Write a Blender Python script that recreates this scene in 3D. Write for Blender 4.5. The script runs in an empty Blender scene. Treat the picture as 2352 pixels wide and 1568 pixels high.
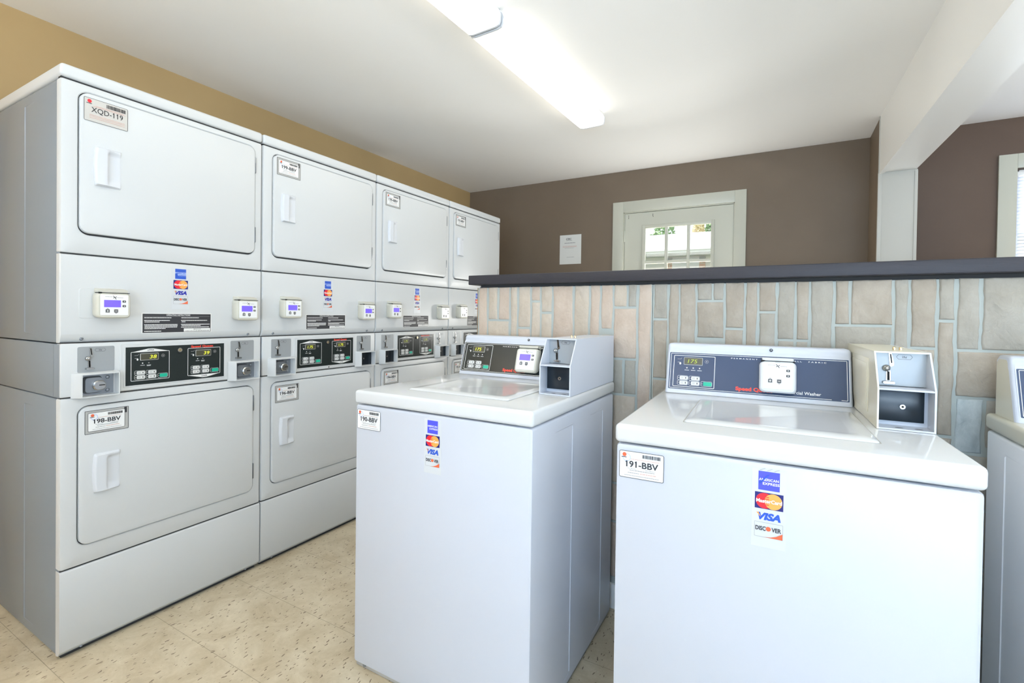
import bpy, bmesh, math, random
from mathutils import Matrix, Vector, Euler
random.seed(7)
scene = bpy.context.scene
COL = scene.collection
PI = math.pi

# ------------------------------------------------------------------ materials
def new_mat(name, col=(.8, .8, .8), rough=.5, metal=0., spec=.5, coat=0., emis=None, estr=0.):
    m = bpy.data.materials.new(name); m.use_nodes = True
    b = m.node_tree.nodes['Principled BSDF']
    b.inputs['Base Color'].default_value = (*col, 1)
    b.inputs['Roughness'].default_value = rough
    b.inputs['Metallic'].default_value = metal
    b.inputs['Specular IOR Level'].default_value = spec
    b.inputs['Coat Weight'].default_value = coat
    b.inputs['Coat Roughness'].default_value = .05
    if emis:
        b.inputs['Emission Color'].default_value = (*emis, 1)
        b.inputs['Emission Strength'].default_value = estr
    return m

def N(m, t, **kw):
    n = m.node_tree.nodes.new(t)
    for k, v in kw.items():
        if hasattr(n, k): setattr(n, k, v)
        else: n.inputs[k.replace('_', ' ')].default_value = v
    return n
def Lk(m, a, b): m.node_tree.links.new(a, b)
def bsdf(m): return m.node_tree.nodes['Principled BSDF']

def add_bump(m, scale, strength, dist=.002, detail=3, stretch=(1, 1, 1)):
    tc = N(m, 'ShaderNodeTexCoord'); mp = N(m, 'ShaderNodeMapping'); mp.inputs['Scale'].default_value = stretch
    n = N(m, 'ShaderNodeTexNoise'); n.inputs['Scale'].default_value = scale; n.inputs['Detail'].default_value = detail
    b = N(m, 'ShaderNodeBump'); b.inputs['Strength'].default_value = strength; b.inputs['Distance'].default_value = dist
    Lk(m, tc.outputs['Object'], mp.inputs[0]); Lk(m, mp.outputs[0], n.inputs['Vector']); Lk(m, n.outputs[0], b.inputs['Height']); Lk(m, b.outputs[0], bsdf(m).inputs['Normal'])
    return n

def vary(m, c1, c2, scale, detail=4, lo=.35, hi=.65, stretch=(1, 1, 1)):
    tc = N(m, 'ShaderNodeTexCoord'); mp = N(m, 'ShaderNodeMapping'); mp.inputs['Scale'].default_value = stretch
    n = N(m, 'ShaderNodeTexNoise'); n.inputs['Scale'].default_value = scale; n.inputs['Detail'].default_value = detail
    r = N(m, 'ShaderNodeValToRGB'); r.color_ramp.elements[0].position = lo; r.color_ramp.elements[1].position = hi
    r.color_ramp.elements[0].color = (*c1, 1); r.color_ramp.elements[1].color = (*c2, 1)
    Lk(m, tc.outputs['Object'], mp.inputs[0]); Lk(m, mp.outputs[0], n.inputs['Vector']); Lk(m, n.outputs[0], r.inputs[0]); Lk(m, r.outputs[0], bsdf(m).inputs['Base Color'])
    return r

M = {}
M['enamel'] = new_mat('white_enamel', (.59, .607, .61), .36, spec=.38)
M['enamel_side'] = new_mat('white_enamel_side', (.215, .25, .29), .24, spec=.34)  # same enamel darkened, shade on the dryer sides put into the colour
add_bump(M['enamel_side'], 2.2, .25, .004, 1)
M['enamel_bright'] = new_mat('newer_white_enamel', (.90, .91, .92), .3)  # enamel lightened for the third washer, where too little light falls
M['enamel_cool'] = new_mat('cool_white_enamel', (.555, .585, .645), .30, spec=.4)
M['lidgap'] = new_mat('lid_gap_shade', (.36, .35, .31), .8)
M['gap'] = new_mat('dark_gap', (.05, .05, .05), .9, spec=.1)
M['lid'] = new_mat('glossy_white_lid', (.635, .65, .655), .10, spec=.5)
M['aged'] = new_mat('aged_cream_enamel', (.68, .65, .52), .25, spec=.5)
M['plastic'] = new_mat('cream_plastic', (.56, .55, .475), .42)
M['handle'] = new_mat('white_plastic_handle', (.63, .655, .69), .42, spec=.35)
M['strip'] = new_mat('clear_sticker_film', (.60, .625, .645), .3)
M['black'] = new_mat('dark_control_film', (.016, .022, .021), .22, spec=.45)
M['film_blue'] = new_mat('navy_control_film', (.022, .045, .105), .24, spec=.5)  # dark film with a blue daylight reflection put into its colour
M['grey'] = new_mat('grey_painted_plate', (.33, .35, .36), .38, metal=.2)
M['metal'] = new_mat('chrome', (.46, .46, .45), .22, metal=1.)
M['steel'] = new_mat('galvanised_steel', (.27, .295, .325), .32, metal=.8)
M['dark'] = new_mat('black_slot', (.006, .006, .006), .6, spec=.2)
M['boxdark'] = new_mat('dark_coin_door', (.008, .014, .020), .24, spec=.4)
M['white'] = new_mat('white_print', (.78, .78, .76), .5)
M['ink'] = new_mat('black_print', (.03, .03, .035), .5)
M['inkgrey'] = new_mat('grey_print', (.30, .30, .30), .5)
M['redink'] = new_mat('red_print', (.78, .055, .03), .45)
M['pinkink'] = new_mat('faded_red_print', (.62, .40, .34), .6)
M['paper'] = new_mat('sticker_paper', (.80, .81, .80), .35)
M['greyst'] = new_mat('grey_sticker_border', (.42, .42, .40), .4)
M['oldst'] = new_mat('old_sticker', (.55, .535, .50), .35)
M['blue'] = new_mat('card_blue', (.02, .09, .52), .4)
M['blue2'] = new_mat('card_violet_blue', (.07, .08, .66), .4)
M['ltblue'] = new_mat('card_light_blue', (.40, .52, .85), .4)
M['navy'] = new_mat('card_navy', (.01, .012, .16), .4)
M['visa'] = new_mat('card_visa_blue', (.012, .018, .34), .4)
M['mcred'] = new_mat('card_red', (.75, .015, .03), .4)
M['mcorange'] = new_mat('card_orange', (.90, .38, .08), .4)
M['disc'] = new_mat('card_orange_red', (.72, .13, .05), .4)
M['green'] = new_mat('green_button', (.0, .42, .27), .4)
M['btn'] = new_mat('white_button', (.66, .67, .66), .4)
M['lcd'] = new_mat('violet_screen', (.10, .07, .35), .25, emis=(.12, .075, .62), estr=.8)
M['lcdw'] = new_mat('pale_screen', (.6, .62, .7), .25, emis=(.82, .86, 1.), estr=1.)
M['lcdl'] = new_mat('lilac_screen', (.3, .28, .5), .25, emis=(.42, .34, .9), estr=.9)
M['led'] = new_mat('led_digits', (.1, .1, .01), .4, emis=(.80, .88, .04), estr=1.1)
M['leddim'] = new_mat('led_digits_dim', (.2, .25, .02), .4, emis=(.36, .46, .03), estr=.7)
M['ledwin'] = new_mat('led_window', (.07, .068, .045), .25)
M['brass'] = new_mat('brass', (.75, .6, .35), .25, metal=1.)
M['trim'] = new_mat('white_trim_paint', (.88, .875, .85), .38)
M['post'] = new_mat('post_paint', (.52, .515, .47), .4)
M['door'] = new_mat('door_paint', (.56, .56, .47), .38)
M['cap'] = new_mat('dark_stained_wood', (.036, .034, .040), .42, spec=.28)
add_bump(M['cap'], 30, .35, .002, 4, (1, 6, 14))
M['notice'] = new_mat('notice_paper', (.74, .74, .70), .6)

# ceiling: white sprayed texture
m = M['ceiling'] = new_mat('ceiling_paint', (.90, .895, .875), .85, spec=.2); add_bump(m, 9, .3, .006, 5)
# brown wall paint
m = M['wall'] = new_mat('brown_wall_paint', (.2, .15, .1), .55, spec=.35)
vary(m, (.185, .140, .098), (.203, .155, .110), 2.0)
add_bump(m, 60, .12, .002, 3)
m = M['wallfar'] = new_mat('dark_brown_wall_paint', (.15, .1, .08), .55, spec=.35); vary(m, (.125, .083, .060), (.140, .095, .068), 2.0)  # darker brown for the far room's wall
m = M['tan'] = new_mat('tan_wall_paint', (.40, .29, .15), .55, spec=.35)  # same paint as the back wall, warm lamp light put into the colour
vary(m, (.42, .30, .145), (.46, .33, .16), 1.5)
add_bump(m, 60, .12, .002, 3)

# floor tile
m = M['floor'] = new_mat('vinyl_tile', (.5, .42, .28), .30, spec=.45)
tc = N(m, 'ShaderNodeTexCoord')
sep = N(m, 'ShaderNodeSeparateXYZ'); Lk(m, tc.outputs['Object'], sep.inputs[0])
def math_n(m, op, a=None, b=None, c=None):
    n = N(m, 'ShaderNodeMath', operation=op)
    for i, v in enumerate((a, b, c)):
        if v is None: continue
        if isinstance(v, (int, float)): n.inputs[i].default_value = v
        else: Lk(m, v, n.inputs[i])
    return n.outputs[0]
base = N(m, 'ShaderNodeTexNoise'); base.inputs['Scale'].default_value = 7.; base.inputs['Detail'].default_value = 8.; base.inputs['Roughness'].default_value = .72; base.inputs['Distortion'].default_value = .5
Lk(m, tc.outputs['Object'], base.inputs['Vector'])
ramp = N(m, 'ShaderNodeValToRGB'); ramp.color_ramp.elements[0].position = .36; ramp.color_ramp.elements[1].position = .64
ramp.color_ramp.elements[0].color = (.425, .35, .235, 1); ramp.color_ramp.elements[1].color = (.585, .51, .37, 1)
Lk(m, base.outputs[0], ramp.inputs[0])
def streaks(rot, sx, sy, thr, loc):
    mp = N(m, 'ShaderNodeMapping'); mp.inputs['Rotation'].default_value = (0, 0, rot); mp.inputs['Scale'].default_value = (sx, sy, 1); mp.inputs['Location'].default_value = (loc, loc * .7, 0)
    wn = N(m, 'ShaderNodeTexNoise'); wn.inputs['Scale'].default_value = 26; wn.inputs['Detail'].default_value = 3
    Lk(m, tc.outputs['Object'], wn.inputs['Vector'])
    mix = N(m, 'ShaderNodeMix', data_type='VECTOR'); mix.inputs[0].default_value = .028
    Lk(m, tc.outputs['Object'], mix.inputs[4]); Lk(m, wn.outputs['Color'], mix.inputs[5]); Lk(m, mix.outputs[1], mp.inputs[0])
    v = N(m, 'ShaderNodeTexVoronoi', feature='F1', voronoi_dimensions='2D'); v.inputs['Scale'].default_value = 1.
    Lk(m, mp.outputs[0], v.inputs['Vector'])
    s = N(m, 'ShaderNodeSeparateColor'); Lk(m, v.outputs['Color'], s.inputs[0])
    lim = math_n(m, 'MULTIPLY', math_n(m, 'GREATER_THAN', s.outputs[0], .52), math_n(m, 'MULTIPLY', s.outputs[1], thr))
    return math_n(m, 'LESS_THAN', v.outputs['Distance'], lim)
s1 = streaks(math.radians(24), 66, 21, .17, 0.)
s2 = streaks(math.radians(12), 84, 27, .16, 3.3)
st = math_n(m, 'MAXIMUM', s1, s2)
mx = N(m, 'ShaderNodeMix', data_type='RGBA'); mx.inputs[7].default_value = (.12, .075, .045, 1)
Lk(m, math_n(m, 'MULTIPLY', st, .85), mx.inputs[0]); Lk(m, ramp.outputs[0], mx.inputs[6])
def seam(coord, off, w):
    f = math_n(m, 'FRACT', math_n(m, 'DIVIDE', math_n(m, 'SUBTRACT', coord, off - 30.75), .3075))
    return math_n(m, 'LESS_THAN', f, w)
sy = seam(sep.outputs[1], .283, .006); sx = seam(sep.outputs[0], .157, .003)
se = math_n(m, 'MAXIMUM', math_n(m, 'MULTIPLY', sy, .55), math_n(m, 'MULTIPLY', sx, .25))
mx2 = N(m, 'ShaderNodeMix', data_type='RGBA'); mx2.inputs[7].default_value = (.13, .10, .06, 1)
Lk(m, se, mx2.inputs[0]); Lk(m, mx.outputs[2], mx2.inputs[6]); Lk(m, mx2.outputs[2], bsdf(m).inputs['Base Color'])

# faux stone
def stone_mat(name, c1, c2, c3):
    m = new_mat(name, c1, .75, spec=.25)
    tc = N(m, 'ShaderNodeTexCoord'); mp = N(m, 'ShaderNodeMapping'); mp.inputs['Scale'].default_value = (1, 1, .7)
    Lk(m, tc.outputs['Object'], mp.inputs[0])
    n = N(m, 'ShaderNodeTexNoise'); n.inputs['Scale'].default_value = 16; n.inputs['Detail'].default_value = 7; n.inputs['Roughness'].default_value = .68
    Lk(m, mp.outputs[0], n.inputs['Vector'])
    r = N(m, 'ShaderNodeValToRGB'); e = r.color_ramp.elements; e[0].position = .30; e[1].position = .72
    e[0].color = (*c2, 1); e[1].color = (*c3, 1); k = e.new(.5); k.color = (*c1, 1)
    Lk(m, n.outputs[0], r.inputs[0]); Lk(m, r.outputs[0], bsdf(m).inputs['Base Color'])
    n2 = N(m, 'ShaderNodeTexNoise'); n2.inputs['Scale'].default_value = 30; n2.inputs['Detail'].default_value = 7; n2.inputs['Distortion'].default_value = .4
    Lk(m, mp.outputs[0], n2.inputs['Vector'])
    b = N(m, 'ShaderNodeBump'); b.inputs['Strength'].default_value = .7; b.inputs['Distance'].default_value = .010
    Lk(m, n2.outputs[0], b.inputs['Height']); Lk(m, b.outputs[0], bsdf(m).inputs['Normal'])
    return m
M['stone1'] = stone_mat('stone_beige', (.49, .42, .335), (.445, .375, .295), (.53, .465, .385))
M['stone2'] = stone_mat('stone_rose', (.49, .40, .32), (.45, .36, .285), (.53, .445, .365))
M['stone3'] = stone_mat('stone_grey', (.35, .325, .275), (.315, .29, .24), (.39, .365, .315))
M['stone4'] = stone_mat('stone_taupe', (.355, .31, .25), (.32, .275, .22), (.40, .355, .295))
M['rough'] = stone_mat('mortar_rough_block', (.46, .50, .49), (.36, .40, .40), (.56, .60, .59))
M['mortar'] = new_mat('mortar_pale', (.385, .415, .39), .85, spec=.2); add_bump(M['mortar'], 60, .3, .003)
M['board'] = new_mat('panel_board_edge', (.30, .19, .09), .8)

# fluorescent lens: brighter along the two tubes inside
def lens_mat(name, strength, lo):
    m = new_mat(name, (.85, .84, .80), .35)
    tc = N(m, 'ShaderNodeTexCoord'); sp = N(m, 'ShaderNodeSeparateXYZ'); Lk(m, tc.outputs['Object'], sp.inputs[0])
    ab = math_n(m, 'ABSOLUTE', sp.outputs[1])
    mr = N(m, 'ShaderNodeMapRange', interpolation_type='SMOOTHSTEP'); mr.inputs[1].default_value = .61; mr.inputs[2].default_value = .47; mr.inputs[3].default_value = lo; mr.inputs[4].default_value = strength
    Lk(m, ab, mr.inputs[0]); Lk(m, mr.outputs[0], bsdf(m).inputs['Emission Strength']); bsdf(m).inputs['Emission Color'].default_value = (1., .94, .83, 1)
    return m
M['lens'] = lens_mat('prismatic_lens', 5.2, .55)
M['lensside'] = lens_mat('prismatic_lens_side', 2.3, .4)

# thin window glass
m = M['glass'] = bpy.data.materials.new('window_glass'); m.use_nodes = True; nt = m.node_tree; nt.nodes.clear()
o = nt.nodes.new('ShaderNodeOutputMaterial'); mixs = nt.nodes.new('ShaderNodeMixShader'); tr = nt.nodes.new('ShaderNodeBsdfTransparent'); gl = nt.nodes.new('ShaderNodeBsdfGlossy')
gl.inputs['Roughness'].default_value = .03; fr = nt.nodes.new('ShaderNodeFresnel'); fr.inputs[0].default_value = 1.45
nt.links.new(fr.outputs[0], mixs.inputs[0]); nt.links.new(tr.outputs[0], mixs.inputs[1]); nt.links.new(gl.outputs[0], mixs.inputs[2]); nt.links.new(mixs.outputs[0], o.inputs[0])
# blind slats
m = M['slat'] = new_mat('blind_slat', (.82, .84, .88), .5)
tl = nt_tl = m.node_tree.nodes.new('ShaderNodeBsdfTranslucent'); tl.inputs[0].default_value = (.70, .74, .88, 1)
ms = m.node_tree.nodes.new('ShaderNodeMixShader'); ms.inputs[0].default_value = .4
oo = m.node_tree.nodes['Material Output']
Lk(m, bsdf(m).outputs[0], ms.inputs[1]); Lk(m, tl.outputs[0], ms.inputs[2]); Lk(m, ms.outputs[0], oo.inputs[0])
# outside
M['roof'] = new_mat('pale_shingle_roof', (.80, .81, .83), .9); add_bump(M['roof'], 14, .5, .02, 3, (1, 4, 4))
M['fascia'] = new_mat('white_fascia', (.80, .80, .83), .6)
M['soffit'] = new_mat('grey_soffit', (.40, .41, .46), .7)
m = M['brick'] = new_mat('brick', (.5, .25, .18), .9)
tc = N(m, 'ShaderNodeTexCoord'); mp = N(m, 'ShaderNodeMapping'); mp.inputs['Rotation'].default_value = (PI / 2, 0, 0)
bt = N(m, 'ShaderNodeTexBrick'); bt.inputs['Color1'].default_value = (.55, .33, .26, 1); bt.inputs['Color2'].default_value = (.64, .42, .34, 1); bt.inputs['Mortar'].default_value = (.6, .55, .5, 1)
bt.inputs['Scale'].default_value = 1.; bt.inputs['Brick Width'].default_value = .22; bt.inputs['Row Height'].default_value = .075; bt.inputs['Mortar Size'].default_value = .008
Lk(m, tc.outputs['Object'], mp.inputs[0]); Lk(m, mp.outputs[0], bt.inputs['Vector']); Lk(m, bt.outputs[0], bsdf(m).inputs['Base Color'])
M['siding'] = new_mat('pale_siding', (.74, .72, .72), .8)
M['winout'] = new_mat('house_window_glass', (.30, .36, .45), .1)
M['leaf'] = new_mat('leaves_green', (.14, .26, .07), .7); vary(M['leaf'], (.22, .36, .16), (.36, .52, .26), 3)
M['leafy'] = new_mat('leaves_yellow', (.55, .42, .10), .7); vary(M['leafy'], (.62, .50, .22), (.82, .72, .40), 3)
M['bark'] = new_mat('bark', (.12, .09, .07), .9)
M['grass'] = new_mat('grass', (.16, .24, .08), .95); vary(M['grass'], (.12, .19, .06), (.22, .28, .12), 5)

# ------------------------------------------------------------------ mesh builder
_txt = {}
def text_mesh(s, bold=0., shear=0.):
    k = (s, bold, shear)
    if k in _txt: return _txt[k]
    c = bpy.data.curves.new('t', 'FONT'); c.body = s; c.size = 1.; c.offset = bold; c.shear = shear; c.resolution_u = 3
    o = bpy.data.objects.new('t', c); COL.objects.link(o)
    dg = bpy.context.evaluated_depsgraph_get(); dg.update(); me = bpy.data.meshes.new_from_object(o.evaluated_get(dg))
    v = [(p.co.x, p.co.y) for p in me.vertices]; f = [list(p.vertices) for p in me.polygons]
    bpy.data.objects.remove(o); bpy.data.curves.remove(c); bpy.data.meshes.remove(me)
    _txt[k] = (v, f); return _txt[k]

class MB:
    def __init__(s): s.v = []; s.f = []; s.m = []; s.mats = []; s.M = Matrix.Identity(4)
    def mi(s, m):
        m = M[m]
        if m not in s.mats: s.mats.append(m)
        return s.mats.index(m)
    def add(s, vs, fs, mat):
        b = len(s.v); k = s.mi(mat)
        s.v += [tuple(s.M @ Vector(p)) for p in vs]
        for f in fs: s.f.append([b + i for i in f]); s.m.append(k)
    def loft(s, specs, mat, cap0=True, cap1=True, seg=4):
        vs = []; fs = []
        n = None
        for (x0, x1, z0, z1, r, y) in specs:
            lp = rr(x0, x1, z0, z1, r, seg); n = len(lp); vs += [(a, y, b) for a, b in lp]
        for k in range(len(specs) - 1):
            for i in range(n):
                j = (i + 1) % n; fs.append([k * n + i, k * n + j, (k + 1) * n + j, (k + 1) * n + i])
        if cap0: fs.append(list(range(n))[::-1])
        if cap1: fs.append([(len(specs) - 1) * n + i for i in range(n)])
        s.add(vs, fs, mat)
    def box(s, x0, x1, y0, y1, z0, z1, mat, bev=0., seg=2):
        bm = bmesh.new(); bmesh.ops.create_cube(bm, size=1.)
        for v in bm.verts: v.co = Vector(((x0 + x1) / 2 + v.co.x * (x1 - x0), (y0 + y1) / 2 + v.co.y * (y1 - y0), (z0 + z1) / 2 + v.co.z * (z1 - z0)))
        if bev: bmesh.ops.bevel(bm, geom=list(bm.edges), offset=bev, segments=seg, profile=.5, affect='EDGES')
        bm.verts.index_update()
        s.add([tuple(v.co) for v in bm.verts], [[v.index for v in f.verts] for f in bm.faces], mat); bm.free()
    def prism(s, prof, x0, x1, mat, bev=None):       # prof: (y,z) polygon
        n = len(prof); vs = [(x0, y, z) for y, z in prof] + [(x1, y, z) for y, z in prof]
        fs = [[i, (i + 1) % n, n + (i + 1) % n, n + i] for i in range(n)] + [list(range(n))[::-1], [n + i for i in range(n)]]
        s.add(vs, fs, mat)
    def poly(s, pts, y, mat): s.add([(a, y, b) for a, b in pts], [list(range(len(pts)))], mat)
    def rect(s, x0, x1, z0, z1, y, mat, r=0.):
        s.poly(rr(x0, x1, z0, z1, r, 4) if r else [(x0, z0), (x1, z0), (x1, z1), (x0, z1)], y, mat)
    def ring(s, x0, x1, z0, z1, r, w, y, mat):
        a = rr(x0, x1, z0, z1, r, 4); b = rr(x0 + w, x1 - w, z0 + w, z1 - w, max(r - w, .0002), 4); n = len(a)
        s.add([(p, y, q) for p, q in a + b], [[i, (i + 1) % n, n + (i + 1) % n, n + i] for i in range(n)], mat)
    def line(s, pts, w, y, mat, closed=False):
        k = len(pts)
        for i in range(k if closed else k - 1):
            a = Vector(pts[i]); b = Vector(pts[(i + 1) % k]); d = (b - a).normalized(); n = Vector((-d.y, d.x)) * w / 2; e = d * w / 2
            s.poly([tuple(a - e - n), tuple(b + e - n), tuple(b + e + n), tuple(a - e + n)], y, mat)
    def disc(s, x, z, r, y, mat, n=20, rz=None, inner=0):
        rz = rz or r
        o = [(x + r * math.cos(2 * PI * i / n), z + rz * math.sin(2 * PI * i / n)) for i in range(n)]
        if inner:
            q = [(x + inner * math.cos(2 * PI * i / n), z + inner * rz / r * math.sin(2 * PI * i / n)) for i in range(n)]
            s.add([(a, y, b) for a, b in o + q], [[i, (i + 1) % n, n + (i + 1) % n, n + i] for i in range(n)], mat)
        else: s.poly(o, y, mat)
    def cyl(s, x, z, r, y0, y1, mat, n=20, dome=0.):
        """cylinder along y from y0 to y1 (y1 = outer end)"""
        vs = [(x + r * math.cos(2 * PI * i / n), y0, z + r * math.sin(2 * PI * i / n)) for i in range(n)]
        fs = []
        rings = [(r, y1)]
        if dome: rings += [(r * .85, y1 - dome * .55), (r * .55, y1 - dome * .88), (r * .2, y1 - dome)]
        for q, y in rings: vs += [(x + q * math.cos(2 * PI * i / n), y, z + q * math.sin(2 * PI * i / n)) for i in range(n)]
        k = len(rings)
        for a in range(k):
            for i in range(n): j = (i + 1) % n; fs.append([a * n + i, a * n + j, (a + 1) * n + j, (a + 1) * n + i])
        fs.append([k * n + i for i in range(n)])
        s.add(vs, fs, mat)
    def text(s, t, x, z, h, y, mat, bold=0., shear=0., width=None, align='l'):
        v, f = text_mesh(t, bold, shear)
        if not v: return
        xa = min(p[0] for p in v); xb = max(p[0] for p in v); cap = .70
        sz = h / cap; sx = sz if not width else width / (xb - xa)
        ox = x - (xa * sx if align == 'l' else (xa + xb) / 2 * sx)
        s.add([(ox + p[0] * sx, y, z + p[1] * sz) for p in v], f, mat)
    def fuzz(s, x0, x1, z, h, y, mat, rnd, gap=.25):
        """a line of unreadably small print: short dashes"""
        x = x0
        while x < x1:
            w = rnd.uniform(1.2, 4.) * h; e = min(x + w, x1)
            s.rect(x, e, z, z + h, y, mat); x = e + h * gap * rnd.uniform(.8, 2)
    def build(s, name, parent=None, smooth=35, loc=None, rot=None):
        me = bpy.data.meshes.new(name); me.from_pydata(s.v, [], s.f)
        for m in s.mats: me.materials.append(m)
        me.polygons.foreach_set('material_index', s.m); me.update()
        bm = bmesh.new(); bm.from_mesh(me)
        bmesh.ops.recalc_face_normals(bm, faces=list(bm.faces))
        if smooth:
            for f in bm.faces: f.smooth = True
            for e in bm.edges: e.smooth = e.is_manifold and e.calc_face_angle(PI) < math.radians(smooth)
        bm.to_mesh(me); bm.free()
        o = bpy.data.objects.new(name, me); COL.objects.link(o)
        if parent: o.parent = parent
        if loc: o.location = loc
        if rot: o.rotation_euler = rot
        return o

def rr(x0, x1, z0, z1, r, seg=4):
    r = max(min(r, (x1 - x0) / 2 - 1e-5, (z1 - z0) / 2 - 1e-5), 1e-5); o = []
    for cx, cz, a in ((x1 - r, z0 + r, -PI / 2), (x1 - r, z1 - r, 0), (x0 + r, z1 - r, PI / 2), (x0 + r, z0 + r, PI)):
        for i in range(seg + 1):
            t = a + PI / 2 * i / seg; o.append((cx + r * math.cos(t), cz + r * math.sin(t)))
    return o

def thing(name, label, cat, loc=(0, 0, 0), rotz=0., group=None):
    o = bpy.data.objects.new(name, None); COL.objects.link(o); o.empty_display_size = .1
    o.location = loc; o.rotation_euler = (0, 0, rotz); o['label'] = label; o['category'] = cat
    if group: o['group'] = group
    return o
def tag(o, label, cat, group=None):
    o['label'] = label; o['category'] = cat
    if group: o['group'] = group
    return o
def struct(o): o['kind'] = 'structure'; return o
def sbox(name, x0, x1, y0, y1, z0, z1, mat, bev=0., parent=None):
    b = MB(); b.box(x0, x1, y0, y1, z0, z1, mat, bev); o = b.build(name, parent)
    return o if parent else struct(o)

# ------------------------------------------------------------------ small printed parts
def card_logos(parent, x0, zt, y, s=1., violet=False, scratched=False):
    """strip of four card emblems; x0,zt = left/top of the wide emblem column, ~.052 wide"""
    b = MB(); L = lambda k: y - .0004 * k
    b.rect(x0 - .006, x0 + .058, zt - .158, zt + .004, L(1), 'strip')
    bl = 'blue2' if violet else 'blue'
    # blue square
    ax0, ax1, az0, az1 = x0 + .006, x0 + .045, zt - .039, zt
    b.rect(ax0, ax1, az0, az1, L(2), bl)
    if not violet:
        b.rect(ax0, ax1, zt - .0185, zt - .013, L(3), 'ltblue'); b.rect(ax0 + .008, ax1, zt - .0275, zt - .0185, L(3), 'ltblue')
    b.text('AMERICAN', ax0 + .001, zt - .0195, .0052, L(4), 'paper' if violet else 'blue', .02, 0, .036)
    b.text('EXPRESS', ax0 + .008, zt - .0275, .0052, L(4), 'paper' if violet else 'blue', .02, 0, .0305)
    if scratched:
        b.poly([(ax0 + .001, zt - .024), (ax0 + .018, zt - .006), (ax0 + .0205, zt - .006), (ax0 + .003, zt - .0265)], L(5), 'blue')
        for i in range(3): b.line([(ax0 + .003 + i * .013, zt + .002), (ax0 + .012 + i * .013, zt + .0065)], .0007, L(4), 'inkgrey')
    # overlapping discs
    z1 = zt - .044; z0 = z1 - .034; b.rect(x0, x0 + .052, z0, z1, L(2), 'navy')
    zc = (z0 + z1) / 2; b.disc(x0 + .018, zc, .0162, L(3), 'mcred', 28); b.disc(x0 + .034, zc, .0162, L(4), 'mcorange', 28)
    for i in range(5):
        b.rect(x0 + .0185, x0 + .026, zc - .0085 + i * .004, zc - .0070 + i * .004, L(5), 'mcred')
    b.text('MasterCard', x0 + .0025, zc - .0035, .0072, L(6), 'paper', .03, 0, .047)
    # lettering
    b.text('VISA', x0 + .006, z0 - .022, .0135, L(2), 'visa' if not violet else 'blue', .055, .25, .042)
    b.poly([(x0 + .003, z0 - .008), (x0 + .0075, z0 - .008), (x0 + .0115, z0 - .0175)], L(3), 'mcorange')
    # last emblem
    d1 = z0 - .028; d0 = d1 - .031
    b.ring(x0, x0 + .052, d0, d1, .0005, .0006, L(2), 'inkgrey')
    b.text('DISC', x0 + .002, d1 - .017, .0085, L(3), 'ink', .03, 0, .019); b.disc(x0 + .0258, d1 - .0125, .0047, L(3), 'disc'); b.text('VER', x0 + .0315, d1 - .017, .0085, L(3), 'ink', .03, 0, .0175)
    b.poly([(x0 + .018, d0 + .0006), (x0 + .0514, d0 + .0006), (x0 + .0514, d0 + .013), (x0 + .040, d0 + .0055), (x0 + .030, d0 + .002)], L(3), 'disc')
    o = b.build('card_logo_decal', parent, smooth=0); return o

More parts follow.
